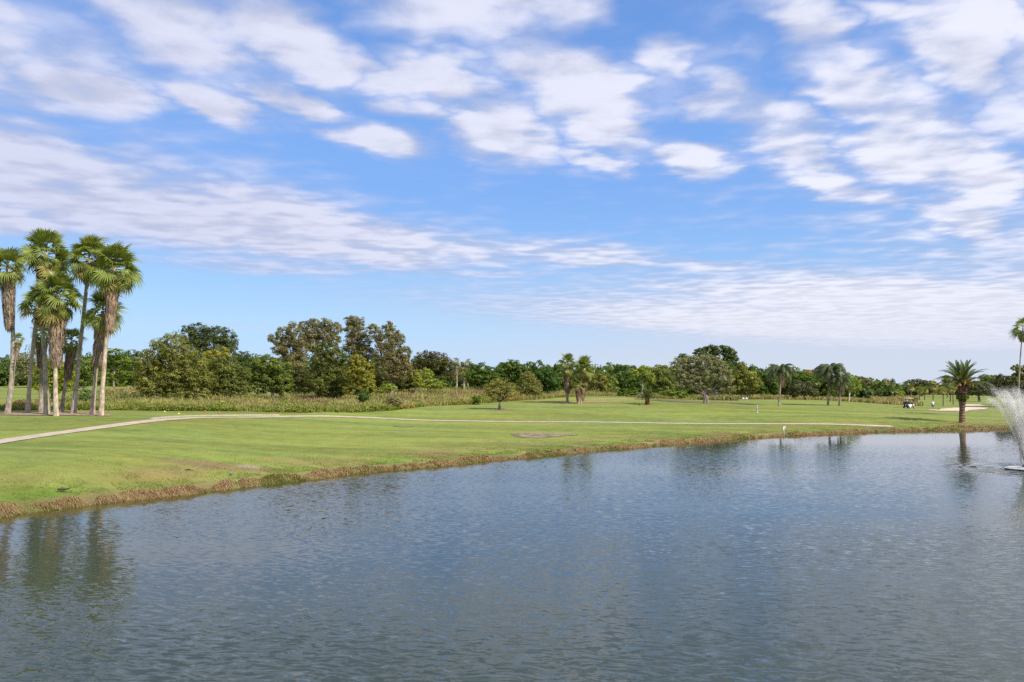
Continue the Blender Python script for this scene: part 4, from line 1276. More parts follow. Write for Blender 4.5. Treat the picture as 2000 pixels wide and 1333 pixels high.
# ------------------------------------------------------------------ palms
def fan_frond(seed, R=1.15, P=1.0, n=28, droop=.45, green=True, span=118):
    rnd = random.Random(seed)
    mb = MB()
    g0 = (.235, .285, .055) if green == 1 else ((.42, .37, .12) if green == 2 else (.30, .23, .16))
    pc = (.18, .19, .07) if green else (.30, .21, .13)
    mb.tube([(0, 0, 0), (P * .5, 0, .02), (P, 0, -.04)], [.035, .022, .016], 4, pc, False)
    h = Vector((P, 0, -.04))
    tone = rnd.uniform(.85, 1.15)
    for i in range(n):
        a = math.radians(-span + 2 * span * i / (n - 1)) + rnd.uniform(-.03, .03)
        a2 = math.radians(2 * span / (n - 1)) * .52
        L = R * (0.72 + .28 * math.cos(a * .6)) * rnd.uniform(.9, 1.08)
        def pt(r, ang, sag, lift):
            fold = .30 * abs(math.sin(ang)) * r
            return h + Vector((r * math.cos(ang), r * math.sin(ang), fold + lift - sag))
        m = L * .58
        s1 = droop * .22 * m; s2 = droop * L * rnd.uniform(.5, 1.1)
        z = .03
        V = [h, pt(m, a - a2, s1, 0), pt(m * 1.02, a, s1, z), pt(m, a + a2, s1, 0), pt(L * .84, a - a2 * .35, s2 * .5, 0), pt(L * .84, a + a2 * .35, s2 * .5, 0), pt(L, a, s2, 0)]
        F = [(0, 1, 2), (0, 2, 3), (1, 4, 5, 2), (2, 5, 3), (4, 6, 5)]
        k = tone * rnd.uniform(.85, 1.15)
        c = [tuple(q * k for q in g0)] * 4 + [tuple(q * k * 1.12 for q in g0)] * 2 + [(g0[0] * 1.7 * k, g0[1] * 1.3 * k, g0[2] * 1.4 * k)]
        mb.add(V, F, c)
    return mb.mesh('fan_frond', M_FROND if green else M_DEAD, False)


FAN = [fan_frond(s, 1.15, 1.0, 26, d, 1) for s, d in ((1, .45), (2, .7), (3, 1.0))]
FAN_DEAD = [fan_frond(11, 1.1, .9, 18, 1.3, 0), fan_frond(12, 1.0, 1.0, 16, 1.0, 0)]
FAN_OLD = [fan_frond(5, 1.1, 1.05, 24, .9, 2), fan_frond(6, 1.15, 1.0, 22, .8, 2)]
FAN_LOW = [fan_frond(8, 1.1, .9, 14, .6, 1, 110), fan_frond(9, 1.1, .9, 14, .8, 2, 110)]


def skirt_mesh(L, r0, seed, tint=(1, 1, 1)):
    """hanging thatch of dead fan leaves round the trunk, widest near its top"""
    rg = random.Random(seed)
    V, F, C = [], [], []
    n = int(95 * L)
    for i in range(n):
        t = rg.random() ** .9                          # 0 top, 1 bottom
        z = -.1 - t * L
        a = rg.uniform(0, 2 * math.pi)
        rr = r0 * (1.0 - .52 * t) * rg.uniform(.65, 1.15)
        col = random.Random(seed * 1000 + i).choice([(.33, .255, .20), (.25, .195, .15), (.40, .31, .23), (.20, .155, .125), (.46, .34, .23)])
        ca, sa_ = math.cos(a), math.sin(a)
        h = Vector((rr * ca * .8, rr * sa_ * .8, z))
        for k in range(6):
            b = a + rg.uniform(-.5, .5)
            ln = rg.uniform(.35, .95)
            o = rg.uniform(.0, .16)
            tip = Vector((math.cos(b) * (rr + o), math.sin(b) * (rr + o), z - ln))
            mid = Vector((math.cos(b) * (rr + o * .4 + .08), math.sin(b) * (rr + o * .4 + .08), z - ln * .45))
            w = Vector((-math.sin(b), math.cos(b), 0)) * rg.uniform(.02, .05)
            q = len(V)
            V += [h, mid - w, mid + w, tip - w * .3, tip + w * .3]
            F += [(q, q + 1, q + 2, q), (q + 1, q + 3, q + 4, q + 2)]
            kk = rg.uniform(.75, 1.2)
            C += [tuple(col[j] * kk * tint[j] for j in range(3))] * 5
    mb = MB()
    mb.v = [tuple(v) for v in V]; mb.c = C
    mb.f = [(f[0], f[1], f[2]) if f[3] == f[0] else f for f in F]
    return mb.mesh('skirt', M_DEAD, False)


def place_frond(name, me, parent, loc, az, el, roll, s):
    o = bpy.data.objects.new(name, me)
    COL.objects.link(o)
    o.parent = parent
    M = Matrix.Translation(loc) @ Matrix.Rotation(az, 4, 'Z') @ Matrix.Rotation(-el, 4, 'Y') @ Matrix.Rotation(roll, 4, 'X') @ Matrix.Scale(s, 4)
    o.matrix_local = M
    return o


def fan_palm(label, D, base, mid, top, R_px, skirt_px, seed, n=36, w=(15, 10, 8), group='palms', meshes=None, old=.14, lo=-68, tint=(1, 1, 1), skirt_r=.62, name='fan_palm', asym=0.0):
    """base, mid, top: pixels of the trunk's foot, middle and growing point"""
    rnd = random.Random(seed)
    b = W(base[0], base[1], D); b.z = tz(b.x, b.y) - .03
    root = empty(name, b, label, 'palm tree', group)
    k = D / FPX
    w = tuple(q * .84 for q in w)
    m_ = W(mid[0], mid[1], D) - b; t_ = W(top[0], top[1], D) - b
    y_off = rnd.uniform(-.3, .3)
    t_.y += y_off
    m_.y += y_off * .5
    pts, rad = [], []
    N_ = 14
    for i in range(N_ + 1):
        t = i / N_
        p = Vector((0, 0, -.2)) * (1 - t) ** 2 + (2 * m_ - .5 * (t_ + Vector((0, 0, 0)))) * (2 * t * (1 - t)) + t_ * t * t
        p = Vector((p.x, p.y, t_.z * t - .2 * (1 - t)))
        r = (w[1] + (w[2] - w[1]) * t) * k / 2
        r += (w[0] - w[1]) * k / 2 * math.exp(-t * N_ * .55)
        pts.append(p); rad.append(r * (1 + rnd.uniform(-.02, .02)))
    pts.insert(1, Vector((pts[0].x, pts[0].y, .05))); rad.insert(1, rad[0] * .97)
    mb = MB(); mb.tube(pts, rad, 12, tint, True, .05)
    link('trunk', mb.mesh('palm_trunk', M_PALMBARK), root)
    if skirt_px:
        o = link('skirt', skirt_mesh(skirt_px * k, skirt_r * R_px * k / 2.3, seed, tint), root, t_ + Vector((0, 0, -.45 * R_px * k / 2.3)), kind='stuff')
        sl = (t_ - m_); o.rotation_euler = (0, math.atan2(sl.x, sl.z) * .8, 0)
    R = R_px * k / 2.08
    if D < 80: n = int(n * 1.12)
    g = meshes or FAN
    for i in range(n):
        t = (i + .5) / n
        el = math.radians(86 - (86 - lo) * t ** .9) + rnd.uniform(-.12, .12)
        az = i * 2.39996 + rnd.uniform(-.25, .25)
        me = g[min(len(g) - 1, int(t * len(g)))] if rnd.random() > .25 else rnd.choice(g)
        if meshes is None and t > 1 - old: me = rnd.choice(FAN_OLD)
        s = R * rnd.choice((.68, .8, .92, 1.0, 1.05)) * rnd.uniform(.92, 1.08) * (.82 + .18 * math.cos(el)) * (1 + asym * math.cos(az))
        if meshes is None and t > .93 and skirt_px:
            me = rnd.choice(FAN_DEAD); el -= .35
        place_frond('frond', me, root, t_ + Vector((0, 0, .35 - 1.0 * t * R)), az, el, rnd.uniform(-1.0, 1.0) * (.5 + .5 * min(1, t * 2)), s)
    return root


GP = 'tall fan palms of the clump on the left'
fan_palm('tall fan palm with a long grey skirt, farthest left of the clump', 75.5, (14, 807), (26, 690), (18, 524), 42, 100, 1, 34, group=GP, tint=(.9, .9, .9))
fan_palm('fan palm with the highest crown of the clump on a slender leaning trunk', 77, (54, 806), (66, 640), (87, 492), 52, 62, 2, 40, (13, 8, 7), group=GP)
fan_palm('fan palm with a low mid-height crown in the left of the clump, thick mottled trunk', 75, (92, 807), (89, 690), (80, 592), 42, 20, 3, 26, (17, 11, 9), group=GP, tint=(.9, .95, .85), lo=-35)
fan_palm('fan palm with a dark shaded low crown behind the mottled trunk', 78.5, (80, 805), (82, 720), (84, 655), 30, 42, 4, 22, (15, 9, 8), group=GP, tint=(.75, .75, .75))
fan_palm('fan palm in front with a light green low crown and a wide pale skirt', 73.5, (110, 809), (108, 700), (113, 575), 54, 116, 5, 38, (14, 9.5, 8), group=GP, skirt_r=.66, tint=(1.08, 1.05, 1.0))
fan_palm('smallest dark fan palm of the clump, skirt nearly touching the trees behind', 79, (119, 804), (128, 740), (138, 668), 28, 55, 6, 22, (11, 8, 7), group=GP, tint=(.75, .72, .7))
fan_palm('fan palm leaning right with an open dark crown between the two tallest crowns', 77.5, (143, 807), (160, 640), (177, 500), 48, 30, 7, 36, (15, 9, 8), group=GP, lo=-60)
fan_palm('fan palm with a half hidden low crown and ragged skirt beside the rightmost trunk', 75.5, (180, 809), (190, 700), (203, 608), 42, 84, 8, 26, (14, 9, 8), group=GP, tint=(1.1, 1.05, 1.0))
fan_palm('rightmost tall fan palm of the clump with a smooth pale curving trunk', 74, (197, 812), (207, 690), (224, 520), 54, 105, 9, 42, (15, 9.5, 8), group=GP, tint=(1.15, 1.08, 1.02), skirt_r=.5)
G2 = 'fan palm pair on the lawn'
fan_palm('taller slim fan palm of the pair on the mound', 117.5, (1108, 789), (1108, 760), (1108, 712), 22, 42, 21, 30, (8, 5, 5), group=G2, skirt_r=.7, tint=(.8, .75, .7))
fan_palm('bushier shorter fan palm of the pair, close by the slim one', 117, (1134, 787.5), (1135, 765), (1142, 720), 28, 48, 22, 38, (9, 7, 6), group=G2, lo=-60, skirt_r=.65, tint=(.9, .8, .7), old=.3)
fan_palm('lowest small fan palm tucked in front of the bushier one of the pair', 116.3, (1130, 788), (1131, 775), (1129, 750), 20, 22, 23, 24, (8, 7, 6), group=G2, lo=-50, skirt_r=.6, tint=(.9, .8, .7), old=.3)
G3 = 'small palms in the wood edge'
fan_palm('small pale fan palm beyond the far left lawn', 160, (25, 745), (28, 710), (34, 664), 16, 30, 24, 20, (6, 4, 4), group=G3, meshes=FAN_LOW)
fan_palm('upper of the two little palms in the wood behind the tan grass', 163, (892, 750), (892, 735), (891, 707), 11, 18, 25, 18, (4, 4, 4), group=G3, meshes=FAN_LOW)
fan_palm('lower paler one of the two little palms in the wood behind the tan grass', 155, (906, 753), (906, 745), (907, 728), 12, 12, 26, 18, (5, 4, 4), group=G3, meshes=FAN_LOW)
fan_palm('tiny fan palm head sticking up over the low end of the wood', 250, (1731, 775), (1731, 760), (1731, 746), 8, 0, 27, 14, (3, 3, 3), group=G3, meshes=FAN_LOW)
G4 = 'cabbage palms beyond the bunker'
for i, (px, cy, by, D, R, lab) in enumerate([(1779, 757, 781, 190, 10, 'leftmost cabbage palm beyond the golf cart roof'),
                                             (1796, 762, 780, 205, 9, 'low cabbage palm in the dark thicket beyond the cart'),
                                             (1806, 763, 780, 207, 9, 'cabbage palm at the right end of the dark thicket'),
                                             (1822, 754, 782, 185, 12, 'cabbage palm with a round dark head behind the golfer'),
                                             (1842, 764, 788, 170, 10, 'cabbage palm with a straight black trunk left of the date palm'),
                                             (1856, 761, 782, 195, 9, 'slim grey cabbage palm behind the date palm fronds'),
                                             (1862, 763, 786, 178, 9, 'slim cabbage palm nearest to the date palm trunk')]):
    fan_palm(lab, D, (px, by), (px, (by + cy) / 2), (px, cy), R, 0, 40 + i, 22, (3.2, 2.6, 2.6), group=G4, meshes=FAN_LOW, lo=-70, tint=(.45, .42, .38))
fan_palm('tall thin palm standing beyond the fountain at the right edge', 104, (1988, 817), (1990, 720), (1997, 640), 28, 10, 60, 18, (5.5, 3.4, 2.6), group='single palms', lo=-70, tint=(.9, .88, .86), name='tall_thin_palm')


def pinnate(seed, L, e0, e1, leaflet, nl, hang, c0, vee=.5, tip_c=None, wleaf=.035, pet=.12):
    """feather frond in its own vertical plane: starts at elevation e0, ends at e1 (radians)"""
    rnd = random.Random(seed)
    mb = MB()
    pts = [Vector((0, 0, 0))]
    m = 14
    for i in range(m):
        t = (i + .5) / m
        e = e0 + (e1 - e0) * t ** 1.3
        pts.append(pts[-1] + Vector((math.cos(e), 0, math.sin(e))) * L / m)
    mb.tube(pts, [.045 * (1 - .85 * i / m) for i in range(m + 1)], 4, (c0[0] * 1.5, c0[1] * 1.3, c0[2] * 1.4), False)
    for i in range(nl):
        t = pet + (1 - pet) * (i + .5) / nl
        f = t * m; j = min(m - 1, int(f)); p = pts[j].lerp(pts[j + 1], f - j)
        d = (pts[j + 1] - pts[j]).normalized()
        upv = Vector((0, 1, 0)).cross(d) * -1
        if upv.z < 0: upv = -upv
        ll = leaflet * (math.sin(math.pi * min(1, .12 + t * .86)) ** .6) * rnd.uniform(.85, 1.1)
        for s in (-1, 1):
            dirv = (Vector((0, s, 0)) * .8 + d * .75 + upv * vee * rnd.uniform(.5, 1.2)).normalized()
            a = p; b = p + dirv * ll * .5 + Vector((0, 0, -hang * ll * .12)); c = p + dirv * ll * (1 - .25 * hang) + Vector((0, 0, -hang * ll * .75))
            wv = d * wleaf
            k = rnd.uniform(.8, 1.2)
            mb.add([a - wv * .5, a + wv * .5, b + wv, b - wv, c], [(0, 1, 2, 3), (3, 2, 4)], tuple(q * k for q in c0))
    return mb.mesh('feather_frond', M_FROND, False)


def feather_palm(name, label, D, base, top, trunk, meshes, n, seed, group, scale=1.0, mb_trunk=None, els=None, bark=M_PALMBARK, tint=(1, 1, 1), azf=None):
    rnd = random.Random(seed)
    b = W(base[0], base[1], D); b.z = tz(b.x, b.y) - .03
    root = empty(name, b, label, 'palm tree', group)
    t_ = W(top[0], top[1], D) - b
    k = D / FPX
    mb = MB()
    pts = [Vector((t_.x * z ** 1.3 * 1.0, t_.y * z, -.15 + (t_.z + .15) * z)) for z in [q[0] for q in trunk]]
    mb.tube(pts, [q[1] * k / 2 for q in trunk], 12, tint, True, .06)
    link('trunk', mb.mesh(name + '_trunk', bark), root)
    for i in range(n):
        t = (i + .5) / n
        gi = min(len(meshes) - 1, int(t * len(meshes)))
        o = bpy.data.objects.new('frond', meshes[gi])
        COL.objects.link(o); o.parent = root
        az = i * 2.39996 + rnd.uniform(-.2, .2)
        if azf: az = azf(az, rnd)
        s = scale * rnd.uniform(.88, 1.08)
        o.matrix_local = Matrix.Translation(t_ + Vector((math.cos(az) * .12, math.sin(az) * .12, .1 - .35 * t))) @ Matrix.Rotation(az, 4, 'Z') @ Matrix.Rotation(rnd.uniform(-.3, .3), 4, 'X') @ Matrix.Scale(s, 4)
    return root, t_


R_ = math.radians
DC = (.14, .18, .065)
DATE = [pinnate(101, 3.0, R_(88), R_(62), .42, 44, .15, DC), pinnate(102, 3.3, R_(78), R_(30), .42, 44, .2, DC), pinnate(103, 3.5, R_(66), R_(-5), .42, 46, .25, DC),
        pinnate(104, 3.6, R_(50), R_(-35), .42, 46, .3, DC), pinnate(105, 3.3, R_(34), R_(-42), .42, 46, .4, DC), pinnate(106, 3.2, R_(5), R_(-70), .40, 44, .5, (.12, .14, .06))]
date, dt = feather_palm('date_palm', 'big date palm with arching fronds on the bank left of the fountain', 95.5, (1879, 826), (1880, 752),
                        [(0, 14), (.03, 12.5), (.2, 11), (.42, 10), (.56, 12), (.68, 16.5), (.82, 19), (.93, 17), (1.0, 11)], DATE[:5], 62, 5, 'single palms', .95, bark=M_DATEBARK, tint=(1, .95, .9))
mb = MB(); rr = random.Random(3)
for i in range(210):                                     # old leaf bases on the bulging top
    t = rr.uniform(.55, .97); a = rr.uniform(0, 6.283)
    r0 = np.interp(t, [.55, .7, .82, .93, 1], [5.8, 8.2, 9.4, 8.4, 6]) * 95.5 / 1600
    p = Vector((dt.x * t + math.cos(a) * r0, math.sin(a) * r0, dt.z * t))
    o = Vector((math.cos(a), math.sin(a), .9)).normalized()
    q = Vector((-math.sin(a), math.cos(a), 0)) * .07
    mb.add([p - q, p + q, p + o * .2 + q * .5, p + o * .2 - q * .5], [(0, 1, 2, 3)], rr.choice([(.55, .35, .22), (.9, .6, .4), (.4, .26, .18)]))
link('leaf_bases', mb.mesh('leaf_bases', M_DATEBARK, False), date, kind='stuff')
mb = MB()
for i in range(46):                                       # orange fruit stalks
    a = rr.uniform(0, 6.283); e = rr.uniform(.2, 1.1)
    d = Vector((math.cos(a) * math.cos(e), math.sin(a) * math.cos(e), math.sin(e)))
    p = dt + Vector((0, 0, -.05)); L = rr.uniform(.7, 1.5)
    mb.tube([p, p + d * L * .6, p + d * L + Vector((0, 0, -.25))], [.03, .03, .02], 4, rr.choice([(.55, .28, .05), (.50, .36, .08), (.60, .22, .06)]), False)
    for j in range(7):
        e_ = p + d * L + Vector((rr.uniform(-.2, .2), rr.uniform(-.2, .2), -.25 + rr.uniform(-.25, .1)))
        mb.tube([p + d * L * .9, e_], [.02, .015], 3, rr.choice([(.62, .30, .08), (.6, .42, .12)]), False)
link('fruit_stalk', mb.mesh('fruit_stalk', M_CLOTH, False), date, kind='stuff')


def fern_ring(root, z, r, n, seed):
    rg = np.random.default_rng(seed)
    a = rg.uniform(0, 2 * np.pi, n)
    h = rg.normal(0, .15, n)
    rr_ = r + rg.uniform(-.05, .18, n)
    c = np.stack([dt.x * .74 + np.cos(a) * rr_, np.sin(a) * rr_, z + h - (rr_ - r) * .5], 1)
    nr = np.stack([np.cos(a), np.sin(a), rg.uniform(.1, 1, n)], 1) + rg.normal(0, .5, (n, 3)); nr /= np.linalg.norm(nr, axis=1)[:, None]
    V, F, K = leaf_quads(c, nr, rg.uniform(.12, .26, n), pick([(.20, .26, .03), (.26, .28, .04), (.13, .2, .03)], n, rg), rg, .4)
    o = link('fern', mesh_np('fern', V, F, K, M_LEAF), root)
    o['label'] = 'bright green fern growing round the palm trunk'


fern_ring(date, dt.z * .70, .50, 900, 4)

QC = (.14, .175, .085)
QUEEN = [pinnate(111, 2.1, R_(80), R_(-35), .50, 34, .8, QC, .1), pinnate(112, 2.5, R_(68), R_(-80), .55, 36, 1.1, QC, .1), pinnate(113, 2.7, R_(58), R_(-85), .55, 36, 1.2, QC, .0),
         pinnate(114, 2.8, R_(40), R_(-92), .55, 38, 1.2, QC, .0), pinnate(115, 2.7, R_(15), R_(-95), .5, 36, 1.2, (.13, .14, .07), .0)]
GQ = 'drooping feather palms on the far lawn'
qt = [(0, 5), (.05, 4.2), (.5, 3.6), (.9, 3.6), (1, 3)]
def dead_bunch(root, t_, seed, n=26, L=1.8):
    rg = random.Random(seed); mb = MB()
    for i in range(n):
        a = rg.uniform(0, 6.283); r = rg.uniform(.12, .5); l = rg.uniform(.6, 1) * L
        p = t_ + Vector((math.cos(a) * .1, math.sin(a) * .1, -.2))
        mb.tube([p, p + Vector((math.cos(a) * r, math.sin(a) * r, -l * .3)), p + Vector((math.cos(a) * r * 1.1, math.sin(a) * r * 1.1, -l))], [.03, .04, .015], 4, rg.choice([(.34, .24, .18), (.27, .2, .15), (.42, .28, .2)]), False)
    link('dead_fronds', mb.mesh('dead_fronds', M_DEAD, False), root, kind='stuff')
r, t = feather_palm('queen_palm', 'tall queen palm with a drooping crown on a leaning thin trunk', 125, (1521.5, 794), (1526, 727), qt, QUEEN, 34, 11, GQ, 1.12, tint=(.8, .78, .76)); dead_bunch(r, t, 1, 30, 2.4)
r, t = feather_palm('queen_palm', 'left and larger of the two heavily drooping queen palms', 128, (1617, 792.5), (1623, 727), qt, QUEEN, 36, 12, GQ, 1.22, tint=(.7, .68, .66)); dead_bunch(r, t, 2, 24, 2.8)
r, t = feather_palm('queen_palm', 'right and smaller of the two heavily drooping queen palms', 127, (1639.5, 793), (1641, 745), qt, QUEEN, 26, 13, GQ, .9, tint=(.5, .48, .46)); dead_bunch(r, t, 3, 30, 2.2)
YD = [pinnate(121, 1.9, R_(85), R_(55), .30, 34, .15, (.17, .21, .06)), pinnate(122, 2.0, R_(68), R_(10), .30, 34, .2, (.12, .15, .05)), pinnate(123, 2.1, R_(52), R_(-20), .30, 34, .3, (.13, .155, .06)), pinnate(124, 1.9, R_(30), R_(-45), .28, 30, .3, (.15, .16, .07))]
feather_palm('young_date_palm', 'small young date palm with a stubby brown trunk on the lawn', 114, (1264.5, 792), (1264.5, 778), [(0, 8), (.15, 10.5), (.6, 9), (1, 6)], YD, 34, 14, 'single palms', .92, bark=M_DATEBARK, tint=(.8, .6, .5))

# ------------------------------------------------------------------ fountain
def fountain():
    root = empty('fountain', Vector((FOUNT.x, FOUNT.y, 0)), 'floating fountain throwing a white fan of spray at the right edge of the pond', 'fountain')
    mb = MB()
    prof = [(0, .02), (.95, .02), (1.12, .05), (1.16, .10), (1.12, .12), (1.0, .13), (.92, .10), (.4, .09), (0.36, .16), (.0, .16)]
    n = 48; V = []; F = []
    for r, z in prof:
        for i in range(n):
            a = 2 * math.pi * i / n; V.append((r * math.cos(a), r * math.sin(a), z))
    for j in range(len(prof) - 1):
        for i in range(n): F.append((j * n + i, j * n + (i + 1) % n, (j + 1) * n + (i + 1) % n, (j + 1) * n + i))
    mb.add(V, F, (.48, .48, .50))
    link('float_ring', mb.mesh('float_ring', M_PAINT), root)
    mb = MB(); mb.tube([(0, 0, .1), (0, 0, .28), (0, 0, .34)], [.2, .16, .06], 14, (.10, .10, .10)); link('nozzle', mb.mesh('nozzle', M_PAINT), root)
    rg = np.random.default_rng(9)
    # drops of the rising fan and the falling mist
    n = 98000
    jets = 34
    j = rg.integers(0, jets, n)
    ja = j / jets * 2 * np.pi + rg.normal(0, .02, n)
    ring = np.array([1.0, .62, .86, .35])[j % 4] * (1 + .08 * np.sin(j * 2.7))
    v0 = 8.95 * (1 + .05 * np.sin(j * 1.9) + rg.normal(0, .012, n))
    vr = 2.35 * ring
    u = rg.uniform(0, 1, n)
    t = np.where(u < .84, rg.uniform(.0, 1.0, n) ** .78 * .98, .9 + rg.uniform(0, 1, n) * .95)
    sp = .016 + .12 * t ** 1.5
    drag = 1 - .12 * t
    r = vr * t * drag
    x = r * np.cos(ja) + rg.normal(0, 1, n) * sp * 1.1
    y = r * np.sin(ja) + rg.normal(0, 1, n) * sp * 1.1
    z = .3 + v0 * t - 4.905 * t * t + rg.normal(0, 1, n) * sp * .9
    ok = z > .02
    x, y, z, t, ja, vr, v0 = x[ok], y[ok], z[ok], t[ok], ja[ok], vr[ok], v0[ok]
    n = len(x)
    s = rg.uniform(.0045, .0105, n) * np.where(t > .85, .55, 1) * (1 - .35 * np.exp(-t * 5))
    vel = np.stack([vr * np.cos(ja), vr * np.sin(ja), v0 - 9.81 * t], 1)
    d = vel / np.linalg.norm(vel, axis=1)[:, None]
    el = s * np.clip(np.linalg.norm(vel, axis=1) * .8, 1.2, 7)
    a = np.cross(d, rg.normal(0, 1, (n, 3))); a /= np.linalg.norm(a, axis=1)[:, None]
    b = np.cross(d, a)
    c = np.stack([x, y, z], 1)
    V = np.stack([c + d * el[:, None], c - d * el[:, None] * .6 + a * s[:, None], c - d * el[:, None] * .6 - a * s[:, None] * .5 + b * s[:, None] * .87, c - d * el[:, None] * .6 - a * s[:, None] * .5 - b * s[:, None] * .87], 1).reshape(-1, 3)
    q = np.arange(n)[:, None] * 4
    F = np.concatenate([q + np.array([[0, 1, 2]]), q + np.array([[0, 2, 3]]), q + np.array([[0, 3, 1]]), q + np.array([[1, 3, 2]])], 1).reshape(-1, 3)
    link('spray', mesh_np('spray', V, F, None, M_SPRAY), root, kind='stuff')
    # foam where it falls back
    m = 5200
    a = rg.uniform(0, 2 * np.pi, m); r = rg.normal(3.3, .55, m)
    k = vnoise(np.stack([np.cos(a) * r, np.sin(a) * r], 1), 1.6, 5)
    ok = k + rg.normal(0, .1, m) > .55
    a, r = a[ok], r[ok]; m = len(a)
    c = np.stack([np.cos(a) * r, np.sin(a) * r, np.full(m, .012) + rg.uniform(0, .05, m)], 1)
    nr = rg.normal(0, .5, (m, 3)) + np.array([0, 0, 1.]); nr /= np.linalg.norm(nr, axis=1)[:, None]
    V, F, K = leaf_quads(c, nr, rg.uniform(.02, .06, m), np.full((m, 3), .8), rg)
    link('splash', mesh_np('splash', V, F, None, M_SPRAY), root, kind='stuff')


fountain()

# ------------------------------------------------------------------ people, cart, markers, animals
def skin_mesh(name, verts, edges, radii, mat, root_i=0, sub=1):
    me = bpy.data.meshes.new(name)
    me.from_pydata([tuple(v) for v in verts], edges, [])
    o = bpy.data.objects.new(name, me)
    COL.objects.link(o)
    sk = o.modifiers.new('skin', 'SKIN')
    for i, r in enumerate(radii):
        rr_ = r if isinstance(r, tuple) else (r, r)
        me.skin_vertices[0].data[i].radius = rr_
        me.skin_vertices[0].data[i].use_root = (i == root_i)
    sk.use_smooth_shade = True
    ss = o.modifiers.new('sub', 'SUBSURF'); ss.levels = sub; ss.render_levels = sub
    dg = bpy.context.evaluated_depsgraph_get()
    ev = o.evaluated_get(dg)
    nm = bpy.data.meshes.new_from_object(ev)
    bpy.data.objects.remove(o)
    nm.name = name
    nm.materials.clear(); nm.materials.append(mat)
    nm.polygons.foreach_set('use_smooth', np.ones(len(nm.polygons), bool))
    return nm


def mat_solid(name, c, rough=.8):
    m, N, out = new_mat(name)
    b = N.n('ShaderNodeBsdfPrincipled'); b.inputs['Roughness'].default_value = rough
    P = N.n('ShaderNodeTexCoord').outputs['Object']
    N.put(b.inputs['Base Color'], N.v('SCALE', C4(c)[:3], scale=N.ramp(N.noise(P, 14, 3), .3, .7, .85, 1.12)))
    N.put(out.inputs[0], b.outputs[0])
    return m


M_SKIN = mat_solid('skin', (.50, .30, .21), .6)


def golfer():
    b = hit(1822.5, 801.0, 120); b = Vector((W(1822.5, 801, 147).x, 147, 0)); b.z = tz(b.x, b.y)
    root = empty('person', b, 'person in a white shirt and blue shorts standing with back turned at the bunker edge', 'person', rz=math.radians(10))
    # y+ is forward (away from us); standing, head bent a little, hands together in front on a club
    hip, chest, neck = (0, .0, .92), (0, .02, 1.28), (0, .05, 1.50)
    V = [hip, (0, .01, 1.10), chest, (0, .03, 1.44), neck, (0, .09, 1.60), (0, .11, 1.70),
         (-.20, .02, 1.42), (-.27, .12, 1.16), (-.13, .36, .98), (-.05, .42, .93),
         (.20, .02, 1.42), (.27, .12, 1.16), (.13, .36, .98), (.05, .42, .93),
         (-.11, 0, .86), (-.13, .03, .48), (-.15, -.01, .09), (-.17, .13, .04),
         (.11, 0, .86), (.13, .03, .48), (.15, -.01, .09), (.17, .13, .04)]
    E = [(0, 1), (1, 2), (2, 3), (3, 4), (4, 5), (5, 6), (3, 7), (7, 8), (8, 9), (9, 10), (3, 11), (11, 12), (12, 13), (13, 14), (0, 15), (15, 16), (16, 17), (17, 18), (0, 19), (19, 20), (20, 21), (21, 22)]
    R = [(.15, .12), (.14, .11), (.16, .11), (.12, .09), .055, .09, .085, .06, .042, .032, .036, .06, .042, .032, .036, .085, .058, .036, .04, .085, .058, .036, .04]
    link('body', skin_mesh('person_body', V, E, R, M_SKIN, 0, 1), root)
    E2 = [(0, 1), (1, 2), (2, 3), (3, 4), (4, 5), (3, 6), (6, 7)]
    V2 = [(0, 0, .93), (0, .01, 1.10), (0, .02, 1.28), (0, .03, 1.43), (-.21, .03, 1.42), (-.27, .10, 1.22), (.21, .03, 1.42), (.27, .10, 1.22)]
    link('shirt', skin_mesh('shirt', V2, E2, [(.185, .15), (.175, .14), (.19, .14), (.15, .11), .085, .07, .085, .07], mat_solid('white_shirt', (.80, .80, .82)), 0, 1), root)
    V3 = [(0, 0, .92), (-.11, 0, .84), (-.13, .02, .56), (.11, 0, .84), (.13, .02, .56)]
    link('shorts', skin_mesh('shorts', V3, [(0, 1), (1, 2), (0, 3), (3, 4)], [(.18, .14), .115, .10, .115, .10], mat_solid('blue_shorts', (.07, .11, .24)), 0, 1), root)
    mb = MB(); mb.ball((0, .10, 1.735), (.115, .125, .075), (.60, .45, .30)); mb.box((-.08, .17, 1.70), (.08, .30, 1.72), (.6, .45, .3))
    link('cap', mb.mesh('cap', M_CLOTH), root)
    for s in (-1, 1):
        mb = MB(); mb.ball((s * .16, .06, .05), (.055, .15, .055), (.75, .75, .75), 8, 5); link('shoe', mb.mesh('shoe', M_CLOTH), root)
    mb = MB(); mb.tube([(0, .40, 1.06), (.05, .75, .06)], [.012, .008], 6, (.3, .3, .32)); mb.box((-.02, .74, .02), (.10, .78, .07), (.3, .3, .32))
    link('golf_club', mb.mesh('golf_club', M_PAINT), None, b, label='golf club held in front of the person at the bunker', cat='golf club')


golfer()


